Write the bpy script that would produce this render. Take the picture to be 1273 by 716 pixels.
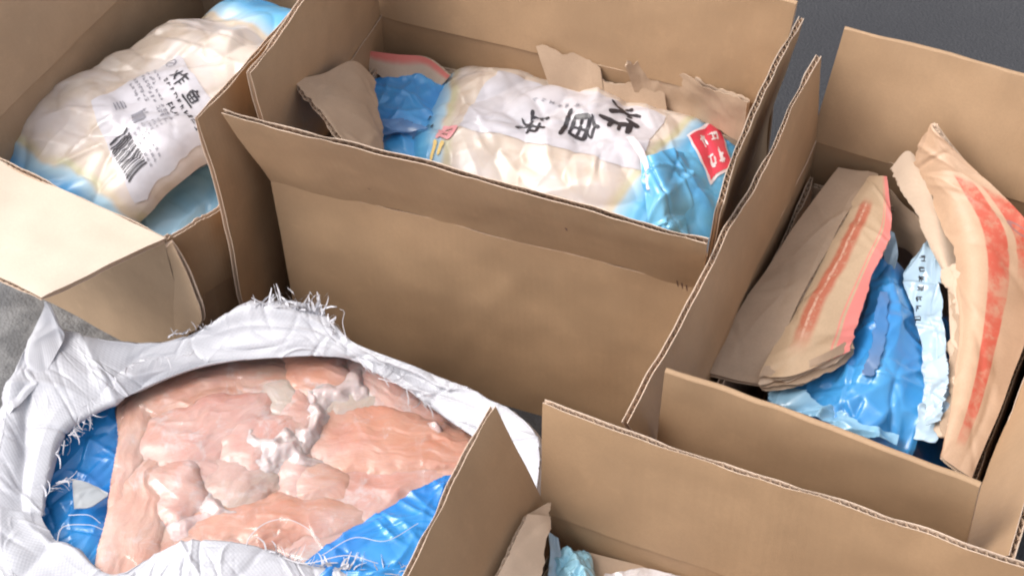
import bpy, math, random
import numpy as np
from mathutils import Matrix, Vector

sc = bpy.context.scene
col = sc.collection
for o in list(bpy.data.objects):
    bpy.data.objects.remove(o)

# ------------------------------------------------------------------ camera
F_PX, IW, IH = 2164.0, 1273.0, 716.0
R = np.array([[0.9353670, 0.2441653, -0.2558747],
              [0.3523110, -0.7068044, 0.6134366],
              [-0.0310734, -0.6639359, -0.7471436]])
CAM = np.array([0.78333, -1.18760, 1.66769])
cd = bpy.data.cameras.new('camera')
cd.sensor_width = 36.0
cd.lens = 36.0 * F_PX / IW
cd.clip_start, cd.clip_end = 0.05, 200
cam = bpy.data.objects.new('camera', cd)
col.objects.link(cam)
m = Matrix.Identity(4)
for r in range(3):
    m[r][0] = R[r, 0]; m[r][1] = -R[r, 1]; m[r][2] = -R[r, 2]; m[r][3] = CAM[r]
cam.matrix_world = m
sc.camera = cam

# ------------------------------------------------------------------ light
SUN_EL, SUN_AZ = math.radians(50), math.radians(-114)   # azimuth from +y towards +x
sdir = Vector((math.sin(SUN_AZ) * math.cos(SUN_EL), math.cos(SUN_AZ) * math.cos(SUN_EL), math.sin(SUN_EL)))
w = bpy.data.worlds.new('World'); sc.world = w; w.use_nodes = True
nt = w.node_tree
for n in list(nt.nodes): nt.nodes.remove(n)
sky = nt.nodes.new('ShaderNodeTexSky'); sky.sky_type = 'NISHITA'; sky.sun_disc = False
sky.sun_elevation = SUN_EL; sky.sun_rotation = SUN_AZ
sky.air_density = 1.0; sky.dust_density = 4.0; sky.ozone_density = 1.0
hs = nt.nodes.new('ShaderNodeHueSaturation'); hs.inputs['Saturation'].default_value = 0.30
bg = nt.nodes.new('ShaderNodeBackground'); bg.inputs['Strength'].default_value = 0.15
wo = nt.nodes.new('ShaderNodeOutputWorld')
nt.links.new(sky.outputs[0], hs.inputs['Color']); nt.links.new(hs.outputs[0], bg.inputs['Color'])
nt.links.new(bg.outputs[0], wo.inputs['Surface'])
sd = bpy.data.lights.new('sun', 'SUN'); sd.energy = 0.75; sd.angle = math.radians(38); sd.color = (1.0, 0.94, 0.87)
sun = bpy.data.objects.new('sun', sd); col.objects.link(sun)
sun.rotation_euler = sdir.to_track_quat('Z', 'Y').to_euler()
sc.view_settings.view_transform = 'Standard'; sc.view_settings.look = 'None'
sc.view_settings.gamma = 1.0; sc.view_settings.use_curve_mapping = False
sc.view_settings.exposure = 1.0
sc.cycles.filter_width = 2.1

# ------------------------------------------------------------------ helpers
def pix(u, v, z):
    """World point at height z under photograph pixel (u, v)."""
    d = R @ np.array([u - IW / 2, v - IH / 2, F_PX])
    return CAM + d * ((z - CAM[2]) / d[2])

_rng = np.random.RandomState(7)
_perm = _rng.permutation(256); _perm = np.concatenate([_perm, _perm, _perm])
_grad = _rng.normal(size=(256, 3)); _grad /= np.linalg.norm(_grad, axis=1)[:, None]
def perlin(p):
    p = np.asarray(p, float); i = np.floor(p).astype(int); f = p - i; i &= 255
    q = f * f * f * (f * (f * 6 - 15) + 10); out = 0
    for dx in (0, 1):
        for dy in (0, 1):
            for dz in (0, 1):
                h = _perm[_perm[_perm[i[..., 0] + dx] + i[..., 1] + dy] + i[..., 2] + dz] & 255
                g = _grad[h]
                d = f - np.array([dx, dy, dz])
                wt = (q[..., 0] if dx else 1 - q[..., 0]) * (q[..., 1] if dy else 1 - q[..., 1]) * (q[..., 2] if dz else 1 - q[..., 2])
                out = out + wt * (g * d).sum(-1)
    return out * 1.5
def fbm(p, scale, octv=3, seed=0):
    p = np.asarray(p, float) * scale + seed * 13.37; a, o = 1.0, 0
    for _ in range(octv):
        o = o + a * perlin(p); p = p * 2.03 + 5.1; a *= 0.5
    return o
def ridge(p, scale, octv=2, seed=0):
    p = np.asarray(p, float) * scale + seed * 7.77; a, o = 1.0, 0
    for _ in range(octv):
        o = o + a * (1 - np.abs(perlin(p)) * 2.2); p = p * 1.9 + 3.3; a *= 0.5
    return o
def sm(x, a, b):
    t = np.clip((x - a) / (b - a), 0, 1); return t * t * (3 - 2 * t)
def jag(n, seed, octs=((5, 1), (17, .5), (60, .3))):
    r = np.random.RandomState(seed); s = np.linspace(0, 1, n); o = np.zeros(n)
    for k, a in octs: o += a * np.interp(s, np.linspace(0, 1, k), r.uniform(-1, 1, k))
    return o

def creases(x, y, n, seed, lx, ly, w=(.0015, .005), ln=(.02, .07), amp=(.0008, .0028), ang=None, spread=3.14):
    """straight pinched film folds scattered over a lx by ly metre sheet"""
    r = np.random.RandomState(seed); o = np.zeros_like(x)
    for _ in range(n):
        cx, cy = r.uniform(-lx / 2, lx / 2), r.uniform(-ly / 2, ly / 2)
        a = (r.uniform(0, 3.14) if ang is None else ang + r.normal(0, spread)); c, s_ = math.cos(a), math.sin(a)
        wd, l, h = r.uniform(*w), r.uniform(*ln), r.uniform(*amp) * (1 if r.rand() < .65 else -1)
        dx, dy = x - cx, y - cy; u = c * dx + s_ * dy; v = -s_ * dx + c * dy + (r.uniform(-.3, .3) / l) * u * u
        o += h * np.exp(-np.abs(v / wd) ** 1.4) * np.exp(-(u / l) ** 2)
    return o

class MB:
    def __init__(s): s.v = []; s.f = []; s.m = []; s.uv = []; s.n = 0; s.sm = []
    def add(s, verts, faces, mat=0, uv=None, smooth=True):
        verts = np.asarray(verts, float).reshape(-1, 3)
        s.v.append(verts); s.uv.append(np.zeros((len(verts), 2)) if uv is None else np.asarray(uv, float).reshape(-1, 2))
        for f in faces: s.f.append([i + s.n for i in f])
        s.m += [mat] * len(faces); s.sm += [smooth] * len(faces); s.n += len(verts)
    def grid(s, P, mat=0, uv=None, flip=False, smooth=True, loop=False):
        a, b = P.shape[:2]
        i, j = np.meshgrid(np.arange(a if loop else a - 1), np.arange(b - 1), indexing='ij')
        i2 = (i + 1) % a
        q = np.stack([i * b + j, i2 * b + j, i2 * b + j + 1, i * b + j + 1], -1).reshape(-1, 4)
        if flip: q = q[:, ::-1]
        s.add(P, q.tolist(), mat, uv, smooth)
    def build(s, name, mats, parent=None, loc=None):
        me = bpy.data.meshes.new(name)
        V = np.concatenate(s.v); U = np.concatenate(s.uv)
        base = np.zeros(3)
        o = bpy.data.objects.new(name, me)
        if parent is not None:
            base = np.array(parent['_base']); o['_base'] = list(base); o.parent = parent
        elif loc is not None:
            base = np.array(loc); o.location = loc; o['_base'] = list(base)
        me.from_pydata((V - base).tolist(), [], s.f)
        l = me.uv_layers.new(name='UVMap')
        vi = np.zeros(len(me.loops), dtype=np.int32); me.loops.foreach_get('vertex_index', vi)
        l.data.foreach_set('uv', U[vi].astype(np.float32).ravel())
        me.polygons.foreach_set('material_index', np.array(s.m, dtype=np.int32))
        me.polygons.foreach_set('use_smooth', np.array(s.sm, dtype=bool))
        for mt in (mats if isinstance(mats, (list, tuple)) else [mats]): me.materials.append(mt)
        col.objects.link(o); me.update()
        return o

def tag(o, label, cat, group=None, kind=None):
    o['label'] = label
    if cat: o['category'] = cat
    if group: o['group'] = group
    if kind: o['kind'] = kind
    return o
def thing(name, label, cat, loc, group=None):
    o = bpy.data.objects.new(name, None); o.location = [float(x) for x in loc]; o['_base'] = [float(x) for x in loc]
    o.empty_display_size = .05
    col.objects.link(o); return tag(o, label, cat, group)

# ------------------------------------------------------------------ materials
class NB:
    """tiny node builder"""
    def __init__(s, name):
        s.mat = bpy.data.materials.new(name); s.mat.use_nodes = True; s.t = s.mat.node_tree
        s.b = s.t.nodes['Principled BSDF']
    def set(s, **k):
        for a, v in k.items():
            i = s.b.inputs[a.replace('_', ' ')]
            if isinstance(v, (int, float, tuple)): i.default_value = v
            else: s.t.links.new(v, i)
    def node(s, typ, **k):
        n = s.t.nodes.new('ShaderNode' + typ)
        for a, v in k.items(): setattr(n, a, v)
        return n
    def con(s, v, i):
        if v is None: return
        if isinstance(v, (int, float)): i.default_value = v
        elif isinstance(v, tuple): i.default_value = v if len(v) == len(i.default_value) else v + (1,)
        else: s.t.links.new(v, i)
    def coord(s, which='Object'): return s.node('TexCoord').outputs[which]
    def uv(s):
        x = s.node('SeparateXYZ'); s.con(s.coord('UV'), x.inputs[0]); return x.outputs[0], x.outputs[1]
    def noise(s, scale, detail=3, rough=.55, vec=None, dist=0):
        n = s.node('TexNoise'); n.inputs['Scale'].default_value = scale; n.inputs['Detail'].default_value = detail
        n.inputs['Roughness'].default_value = rough; n.inputs['Distortion'].default_value = dist
        s.con(vec if vec is not None else s.coord(), n.inputs['Vector']); return n.outputs['Fac']
    def vmul(s, v, xyz):
        n = s.node('VectorMath', operation='MULTIPLY'); s.con(v, n.inputs[0]); n.inputs[1].default_value = xyz; return n.outputs[0]
    def math(s, op, a, b=None, c=None, clamp=False):
        n = s.node('Math', operation=op, use_clamp=clamp); s.con(a, n.inputs[0]); s.con(b, n.inputs[1])
        if c is not None: s.con(c, n.inputs[2])
        return n.outputs[0]
    def ss(s, x, a, b, lo=0.0, hi=1.0):
        n = s.node('MapRange', interpolation_type='SMOOTHSTEP'); s.con(x, n.inputs[0])
        for k, v in zip((1, 2, 3, 4), (a, b, lo, hi)): n.inputs[k].default_value = v
        return n.outputs[0]
    def mix(s, f, a, b, mode='MIX'):
        n = s.node('Mix', data_type='RGBA', blend_type=mode); s.con(f, n.inputs[0]); s.con(a, n.inputs[6]); s.con(b, n.inputs[7]); return n.outputs[2]
    def bump(s, h, strength=.3, dist=.002, nrm=None):
        n = s.node('Bump'); n.inputs['Strength'].default_value = strength; n.inputs['Distance'].default_value = dist
        s.con(h, n.inputs['Height'])
        if nrm is not None: s.con(nrm, n.inputs['Normal'])
        return n.outputs[0]

def kraft_base(b, c, dark=.82, blot=1.0):
    big = b.noise(7, 4, .6); fine = b.noise(420, 2, .6); mid = b.noise(45, 3, .6)
    fib = b.noise(1, 3, .6, vec=b.vmul(b.coord('UV'), (900, 120, 1)))
    d = tuple(x * dark for x in c)
    cc = b.mix(b.ss(big, .3, .7), d, c)
    cc = b.mix(b.math('MULTIPLY', b.ss(fine, .35, .7), .22), cc, tuple(x * .72 for x in c))
    cc = b.mix(b.math('MULTIPLY', b.ss(mid, .55, .8), .25 * blot), cc, tuple(min(1, x * 1.18) for x in c))
    cc = b.mix(b.math('MULTIPLY', b.ss(fib, .55, .75), .18), cc, tuple(x * .8 for x in c))
    # rubbed scuffs
    scf = b.ss(b.noise(1, 4, .7, vec=b.vmul(b.coord('UV'), (10, 34, 1))), .62, .80)
    cc = b.mix(b.math('MULTIPLY', scf, .25), cc, tuple(min(1, x * 1.35) for x in c))
    stain = b.ss(b.noise(3.3, 5, .68, dist=.5), .53, .66)
    cc = b.mix(b.math('MULTIPLY', stain, .10 * blot), cc, tuple(x * .66 for x in c))
    x, y = b.uv()
    flute = b.math('SINE', b.math('MULTIPLY', x, 2 * math.pi / .0085))
    h = b.math('ADD', b.math('MULTIPLY', flute, .10), b.math('ADD', b.math('MULTIPLY', big, 1.6), b.math('MULTIPLY', fine, .35)))
    nrm = b.bump(h, .16, .0014)
    return cc, nrm, x, y
def kraft(name, c, rough=.62, dark=.82):
    b = NB(name); cc, nrm, x, y = kraft_base(b, c, dark)
    b.set(Base_Color=cc, Roughness=rough, Normal=nrm); b.b.inputs['Specular IOR Level'].default_value = .35
    return b.mat
KR = (.42, .268, .154)
M_KRAFT = kraft('kraft_cardboard', KR)
M_KRAFT2 = kraft('kraft_cardboard_pale', (.45, .315, .205))
M_KRAFT_IN = kraft('kraft_cardboard_inner_carton', (.45, .315, .215), .66)
M_EDGE = kraft('cardboard_cut_edge', (.74, .57, .44), .85, .8)
M_FLUTE = kraft('cardboard_flute', (.58, .42, .30), .85, .75)
M_LINED_SUN = kraft('cardboard_sunlit_liner', (.72, .60, .48), .6, .93)  # pale flap liner, whitened further with direct sunlight put into its colour
M_PULP = kraft('torn_paper_pulp', (.66, .50, .37), .9, .75)

def print_red_band():
    """inner carton flap: blurred red lettering band in the middle, pink band with fine line near the free edge"""
    b = NB('kraft_printed_red_band'); cc, nrm, x, y = kraft_base(b, (.60, .42, .265), .9)
    n = b.noise(30, 3); nf = b.noise(1, 3, .7, vec=b.vmul(b.coord('UV'), (150, 60, 1)))
    yy = b.math('ADD', y, b.math('MULTIPLY', b.math('SUBTRACT', n, .5), .012))
    m1 = b.math('MULTIPLY', b.ss(yy, .040, .052), b.ss(yy, .088, .076))
    m1 = b.math('MULTIPLY', m1, b.math('MULTIPLY', b.ss(x, .055, .085), b.ss(x, .31, .26)))
    m1 = b.math('MULTIPLY', m1, b.ss(nf, .25, .5, .45, 1))
    cc = b.mix(b.math('MULTIPLY', m1, .85), cc, (.50, .105, .05))
    lt = b.math('MULTIPLY', m1, b.math('MULTIPLY', b.ss(yy, .060, .062), b.ss(yy, .068, .066)))
    cc = b.mix(b.math('MULTIPLY', lt, b.ss(nf, .4, .55)), cc, (.66, .40, .28))
    m2 = b.ss(y, .122, .124); cc = b.mix(b.math('MULTIPLY', m2, .9), cc, (.78, .22, .20))
    ln = b.math('MULTIPLY', b.ss(y, .1155, .1165), b.ss(y, .1195, .1185))
    cc = b.mix(b.math('MULTIPLY', ln, .8), cc, (.75, .24, .2))
    b.set(Base_Color=cc, Roughness=.5, Normal=nrm); return b.mat
def print_red_side():
    """inner carton flap with two broad red bands and a faint ring mark"""
    b = NB('kraft_printed_red_side'); cc, nrm, x, y = kraft_base(b, (.55, .36, .235), .88)
    n = b.noise(22, 3); yy = b.math('ADD', y, b.math('MULTIPLY', b.math('SUBTRACT', n, .5), .002))
    wear = b.math('MULTIPLY', b.ss(b.noise(60, 4, .7), .30, .55, .45, 1), b.ss(b.noise(14, 4, .7), .34, .5, .35, 1))
    lim = b.math('MULTIPLY', b.ss(x, .088, .10), b.ss(x, .385, .36))
    m1 = b.math('MULTIPLY', b.ss(yy, .066, .068), b.ss(yy, .090, .088))
    m2 = b.math('MULTIPLY', b.ss(yy, .096, .098), b.ss(x, .225, .20))
    mm = b.math('MULTIPLY', b.math('MULTIPLY', b.math('ADD', m1, m2, clamp=True), lim), wear)
    cc = b.mix(b.math('MULTIPLY', mm, .95), cc, (.52, .085, .05))
    dx = b.math('SUBTRACT', x, .145); dy = b.math('SUBTRACT', y, .108)
    rr = b.math('SQRT', b.math('ADD', b.math('MULTIPLY', dx, dx), b.math('MULTIPLY', dy, dy)))
    ring = b.math('MULTIPLY', b.ss(rr, .007, .0085), b.ss(rr, .0125, .011))
    cc = b.mix(b.math('MULTIPLY', ring, .8), cc, (.28, .16, .15))
    b.set(Base_Color=cc, Roughness=.5, Normal=nrm); return b.mat
def print_red_edge():
    b = NB('kraft_printed_red_edge'); cc, nrm, x, y = kraft_base(b, (.58, .43, .32), .85)
    n = b.noise(60, 3); yy = b.math('ADD', y, b.math('MULTIPLY', b.math('SUBTRACT', n, .5), .008))
    cc = b.mix(b.ss(yy, .018, .006), cc, (.60, .16, .13))
    b.set(Base_Color=cc, Roughness=.6, Normal=nrm); return b.mat
M_RB, M_RS, M_RE = print_red_band(), print_red_side(), print_red_edge()

def plastic(name, c, c2=None, rough=.22, coat=.5, bumpd=.0015, scale=40, trans=0.0):
    b = NB(name); n = b.math('ADD', b.noise(scale, 2, .5, dist=.3), b.math('MULTIPLY', b.noise(scale * 3.2, 3, .6, dist=1.5), .5)); nb = b.noise(9, 3)
    cc = b.mix(b.ss(nb, .35, .65), c, c2 or tuple(x * .75 for x in c))
    b.set(Base_Color=cc, Roughness=rough, Normal=b.bump(n, .22, bumpd))
    b.b.inputs['Coat Weight'].default_value = coat; b.b.inputs['Coat Roughness'].default_value = .1
    return b.mat
M_BLUE = plastic('deep_blue_film', (.018, .175, .52), (.03, .25, .60), .25, .5)
M_BLUE_L = plastic('bright_blue_film', (.03, .235, .60), (.07, .34, .68), .28, .6)
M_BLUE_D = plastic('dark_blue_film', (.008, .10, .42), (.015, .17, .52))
M_SKYB = plastic('light_blue_film', (.20, .45, .66), (.32, .55, .72))
M_ENDB = plastic('sky_blue_film', (.06, .33, .64), (.16, .46, .70), .3, .6)
M_SKYB2 = plastic('cyan_film', (.30, .60, .74), (.42, .66, .76))
M_PALEB = plastic('pale_blue_film', (.38, .52, .63), (.46, .58, .67))
M_GREYF = plastic('grey_milky_film', (.34, .36, .38), (.42, .40, .38), .3)
M_FILM_REFL = plastic('grey_blue_film_reflection', (.045, .20, .48), (.12, .20, .36), .3)
M_INK = plastic('black_ink', (.018, .015, .02), (.03, .025, .03), .5, .3)
M_INKG = plastic('grey_ink', (.22, .21, .24), (.30, .29, .32), .5, .3)
M_RED = plastic('red_print', (.62, .035, .07), (.70, .06, .10), .35, .5)
M_WHITEP = plastic('white_print', (.80, .70, .72), (.75, .66, .68), .4, .4)
M_PINKP = plastic('pink_print', (.80, .32, .34), (.82, .42, .42), .35, .5)
M_YEL = plastic('yellow_print', (.80, .55, .16), (.85, .62, .25), .35, .5)
def label_mat():
    b = NB('white_label_film'); nb = b.noise(16, 3); n = b.noise(55, 4, .6, dist=.8)
    cc = b.mix(b.ss(nb, .35, .7), (.64, .61, .645), (.56, .54, .58))
    b.set(Base_Color=cc, Roughness=.32, Alpha=b.ss(b.noise(22, 3), .3, .7, .72, .95), Normal=b.bump(n, .08, .001)); b.b.inputs['Coat Weight'].default_value = .5
    b.b.inputs['Coat Roughness'].default_value = .15; return b.mat
M_LABEL = label_mat()

def bag_mat(name, sL, sR, slantL=0.0, slantR=0.0):
    b = NB(name); s, t = b.uv()
    n1 = b.noise(11, 3); n2 = b.noise(26, 4, .6, dist=.8); n3 = b.noise(70, 3, .6, dist=1.2)
    wob = b.math('MULTIPLY', b.math('SUBTRACT', n1, .5), .16)
    sw = b.math('ADD', s, wob)
    fish = b.mix(b.ss(n2, .34, .62), (.52, .42, .335), (.60, .50, .42))
    vo = b.node('TexVoronoi', feature='SMOOTH_F1'); vo.inputs['Scale'].default_value = 26; vo.inputs['Smoothness'].default_value = .25
    b.con(b.coord(), vo.inputs['Vector']); sx = b.node('SeparateXYZ'); b.con(vo.outputs['Color'], sx.inputs[0])
    fish = b.mix(b.math('MULTIPLY', b.ss(sx.outputs[0], .2, .8), .55), fish, (.66, .585, .52))
    fish = b.mix(b.math('MULTIPLY', b.ss(vo.outputs['Distance'], .55, .85), .5), fish, (.44, .34, .26))
    fish = b.mix(b.math('MULTIPLY', b.ss(n1, .44, .60), .75), fish, (.60, .53, .505))
    blue = b.mix(b.ss(n1, .38, .62), (.055, .30, .62), (.12, .42, .68))
    blue = b.mix(b.math('MULTIPLY', b.ss(n2, .56, .72), .3), blue, (.32, .52, .66))
    eR = b.math('SUBTRACT', sw, b.math('MULTIPLY_ADD', t, slantR, sR))
    eL = b.math('SUBTRACT', b.math('MULTIPLY_ADD', t, slantL, sL), sw)
    e = b.math('MAXIMUM', eR, eL)
    band = b.math('MULTIPLY', b.ss(e, -.07, -.02), b.ss(e, .02, -.02))
    cc = b.mix(b.math('MULTIPLY', band, .45), fish, b.mix(b.ss(n1, .4, .6), (.46, .50, .22), (.58, .46, .25)))
    pale = b.mix(b.ss(e, .0, .12), (.40, .56, .66), blue)
    cc = b.mix(b.ss(e, -.02, .02), cc, pale)
    b.set(Base_Color=cc, Roughness=.42, Normal=b.bump(n2, .15, .001))
    b.b.inputs['Coat Weight'].default_value = .5; b.b.inputs['Coat Roughness'].default_value = .22
    b.b.inputs['Subsurface Weight'].default_value = .12; b.b.inputs['Subsurface Radius'].default_value = (.01, .006, .004)
    b.b.inputs['Subsurface Scale'].default_value = .6
    return b.mat

def meat_mat(name, c1, c2, frost=.5, seed=0.0):
    b = NB(name)
    mp = b.node('VectorMath', operation='ADD'); b.con(b.coord(), mp.inputs[0]); mp.inputs[1].default_value = (seed, seed * .7, seed * 1.3)
    v = mp.outputs[0]; fv = b.vmul(b.coord('UV'), (26, 230, 1))
    n1 = b.noise(18, 4, .6, vec=v); fib = b.noise(1, 4, .65, vec=fv, dist=1.0); n3 = b.noise(230, 3, .7, vec=v); nf = b.noise(21, 6, .72, vec=v, dist=.6); nb = b.noise(9, 3, .6, vec=v)
    cc = b.mix(b.ss(n1, .32, .68), c1, c2)
    cc = b.mix(b.math('MULTIPLY', b.ss(nb, .52, .68), .45), cc, (.50, .20, .16))
    cc = b.mix(b.math('MULTIPLY', b.ss(fib, .56, .72), .40), cc, (.55, .38, .33))
    cc = b.mix(b.math('MULTIPLY', b.ss(fib, .42, .28), .30), cc, tuple(x * .62 for x in c1))
    fr = b.math('MULTIPLY', b.ss(nf, .60 - .12 * frost, .74 - .1 * frost), b.ss(n3, .30, .62, .45, 1))
    cc = b.mix(b.math('MULTIPLY', b.ss(b.noise(7, 3, .6), .45, .62), .38), cc, (.53, .43, .41))
    cc = b.mix(b.math('MULTIPLY', fr, .85), cc, (.57, .49, .48))
    b.set(Base_Color=cc, Roughness=b.ss(fr, 0, .8, .30, .6), Normal=b.bump(b.math('ADD', b.math('MULTIPLY', fib, .9), b.math('ADD', b.math('MULTIPLY', n3, .55), b.math('MULTIPLY', nf, .9))), .42, .0015))
    b.b.inputs['Coat Weight'].default_value = .35; b.b.inputs['Coat Roughness'].default_value = .2
    b.b.inputs['Subsurface Weight'].default_value = .35; b.b.inputs['Subsurface Radius'].default_value = (.014, .005, .003)
    b.b.inputs['Subsurface Scale'].default_value = .8
    return b.mat
M_MEAT = [meat_mat('meat_pink', (.54, .275, .225), (.57, .36, .305), .75, 1.0),
          meat_mat('meat_salmon', (.53, .245, .165), (.56, .31, .23), .45, 4.0),
          meat_mat('meat_peach', (.52, .27, .20), (.55, .35, .275), .6, 9.0),
          meat_mat('meat_grey', (.46, .345, .285), (.50, .42, .365), .7, 13.0)]
M_FAT = meat_mat('fat_white', (.50, .40, .38), (.54, .46, .45), .8, 21.0)

def sack_mat():
    b = NB('white_woven_sack'); x, y = b.uv()
    wx = b.math('SINE', b.math('MULTIPLY', x, 2 * math.pi / .0050)); wy = b.math('SINE', b.math('MULTIPLY', y, 2 * math.pi / .0050))
    wv = b.math('MULTIPLY', wx, wy)
    n1 = b.noise(9, 4, .6); n2 = b.noise(48, 4, .65, dist=.7)
    st = b.noise(1, 3, .6, vec=b.vmul(b.coord('UV'), (420, 18, 1)))
    cc = b.mix(b.ss(n1, .35, .7), (.43, .43, .465), (.50, .50, .53))
    cc = b.mix(b.math('MULTIPLY', b.ss(st, .55, .75), .3), cc, (.35, .35, .395))
    cc = b.mix(b.math('MULTIPLY', b.ss(wv, .0, .7), .18), cc, (.32, .32, .36))
    cc = b.mix(b.math('MULTIPLY', b.ss(b.noise(20, 4, .7), .60, .75), .25), cc, (.38, .365, .355))
    h = b.math('ADD', b.math('MULTIPLY', wv, .12), b.math('ADD', b.math('MULTIPLY', n2, .5), b.math('MULTIPLY', st, .25)))
    b.set(Base_Color=cc, Roughness=.45, Normal=b.bump(h, .4, .0016))
    b.b.inputs['Sheen Weight'].default_value = .1
    return b.mat
M_SACK = sack_mat()
M_THREAD = plastic('white_thread', (.52, .51, .54), (.48, .48, .52), .4, .2)
def film_mat():
    b = NB('clear_film'); n = b.noise(60, 3)
    b.set(Base_Color=(.85, .80, .80, 1), Roughness=.15, Alpha=b.ss(n, .3, .7, .35, .75)); b.b.inputs['Coat Weight'].default_value = 1
    return b.mat
M_FILM = film_mat()
def clear_mat():
    m_ = bpy.data.materials.new('clear_plastic_wrap'); m_.use_nodes = True; t = m_.node_tree
    for n in list(t.nodes): t.nodes.remove(n)
    o = t.nodes.new('ShaderNodeOutputMaterial'); mx = t.nodes.new('ShaderNodeMixShader'); fr = t.nodes.new('ShaderNodeLayerWeight'); fr.inputs['Blend'].default_value = .5; pw_ = t.nodes.new('ShaderNodeMath'); pw_.operation = 'POWER'; pw_.inputs[1].default_value = 3.0; ma_ = t.nodes.new('ShaderNodeMath'); ma_.operation = 'MULTIPLY_ADD'; ma_.inputs[1].default_value = .45; ma_.inputs[2].default_value = .05
    tr = t.nodes.new('ShaderNodeBsdfTransparent'); tr.inputs[0].default_value = (.985, .98, .98, 1); gl = t.nodes.new('ShaderNodeBsdfGlossy'); gl.inputs['Roughness'].default_value = .10
    nz = t.nodes.new('ShaderNodeTexNoise'); nz.inputs['Scale'].default_value = 90; bp = t.nodes.new('ShaderNodeBump'); bp.inputs['Strength'].default_value = .25; bp.inputs['Distance'].default_value = .001
    tc_ = t.nodes.new('ShaderNodeTexCoord'); t.links.new(tc_.outputs['Object'], nz.inputs['Vector']); t.links.new(nz.outputs['Fac'], bp.inputs['Height']); t.links.new(bp.outputs[0], gl.inputs['Normal']); t.links.new(bp.outputs[0], fr.inputs['Normal'])
    t.links.new(fr.outputs['Facing'], pw_.inputs[0]); t.links.new(pw_.outputs[0], ma_.inputs[0]); t.links.new(ma_.outputs[0], mx.inputs[0]); t.links.new(tr.outputs[0], mx.inputs[1]); t.links.new(gl.outputs[0], mx.inputs[2]); t.links.new(mx.outputs[0], o.inputs['Surface'])
    return m_
M_CLEAR = clear_mat()
def ground_mat():
    b = NB('asphalt'); g = b.noise(240, 3, .7); big = b.noise(2.2, 4, .6); md = b.noise(30, 4, .65)
    vo = b.node('TexVoronoi'); vo.inputs['Scale'].default_value = 260; b.con(b.coord(), vo.inputs['Vector'])
    xyz = b.node('SeparateXYZ'); b.con(b.coord(), xyz.inputs[0])
    sun_split = b.math('ADD', b.math('MULTIPLY_ADD', xyz.outputs[1], .35, xyz.outputs[0]), b.math('MULTIPLY', b.noise(5, 3), .15))
    cc = b.mix(b.ss(big, .35, .65), (.030, .030, .034), (.040, .040, .044))
    pale = b.mix(b.ss(md, .40, .62), (.11, .11, .113), (.19, .189, .19))
    cc = b.mix(b.ss(sun_split, .02, -.02), cc, pale)  # sunlit left and shaded right of the ground, put into the colour
    cc = b.mix(b.math('MULTIPLY', b.ss(g, .5, .75), .28), cc, (.085, .084, .086))
    cc = b.mix(b.math('MULTIPLY', b.ss(vo.outputs['Distance'], .2, .05), .18), cc, (.13, .128, .128))
    h = b.math('ADD', g, b.math('MULTIPLY', vo.outputs['Distance'], -.8))
    b.set(Base_Color=cc, Roughness=.8, Normal=b.bump(h, .5, .0025)); return b.mat

# ------------------------------------------------------------------ ground
g = MB()
xs = np.linspace(-40, 40, 9); G = np.stack(np.meshgrid(xs, xs, indexing='ij') + [np.zeros((9, 9))], -1)
g.grid(G, flip=False)
go = g.build('ground', ground_mat()); go['kind'] = 'structure'; go['label'] = 'dark grey asphalt ground under the cartons'

# ------------------------------------------------------------------ cardboard sheets
TH, LT, PITCH = .0062, .0007, .0085
def bil(a, b, ta, tb, bow=0.0, bowdir=(0, 0, 1), sag=0.0):
    a, b, ta, tb = [np.asarray(x, float) for x in (a, b, ta, tb)]; bd = np.asarray(bowdir, float)
    def fn(s, v):
        s = s[..., None]; v = v[..., None]
        return (a * (1 - s) + b * s) * (1 - v) + (ta * (1 - s) + tb * s) * v + bd * (bow * 4 * s * (1 - s) * v)
    return fn
def crm(P, x):
    """Catmull-Rom along axis 0 of P at x in [0,1] -> (len(x), ...)"""
    n = len(P)
    if n == 1: return np.repeat(P, len(x), 0)
    t = np.clip(x, 0, 1) * (n - 1); i = np.minimum(t.astype(int), n - 2); f = t - i
    E = np.concatenate([2 * P[:1] - P[1:2], P, 2 * P[-1:] - P[-2:-1]])
    p0, p1, p2, p3 = E[i], E[i + 1], E[i + 2], E[i + 3]
    f = f.reshape(-1, *([1] * (P.ndim - 1)))
    return .5 * (2 * p1 + (p2 - p0) * f + (2 * p0 - 5 * p1 + 4 * p2 - p3) * f ** 2 + (3 * p1 - p0 - 3 * p2 + p3) * f ** 3)
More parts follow.
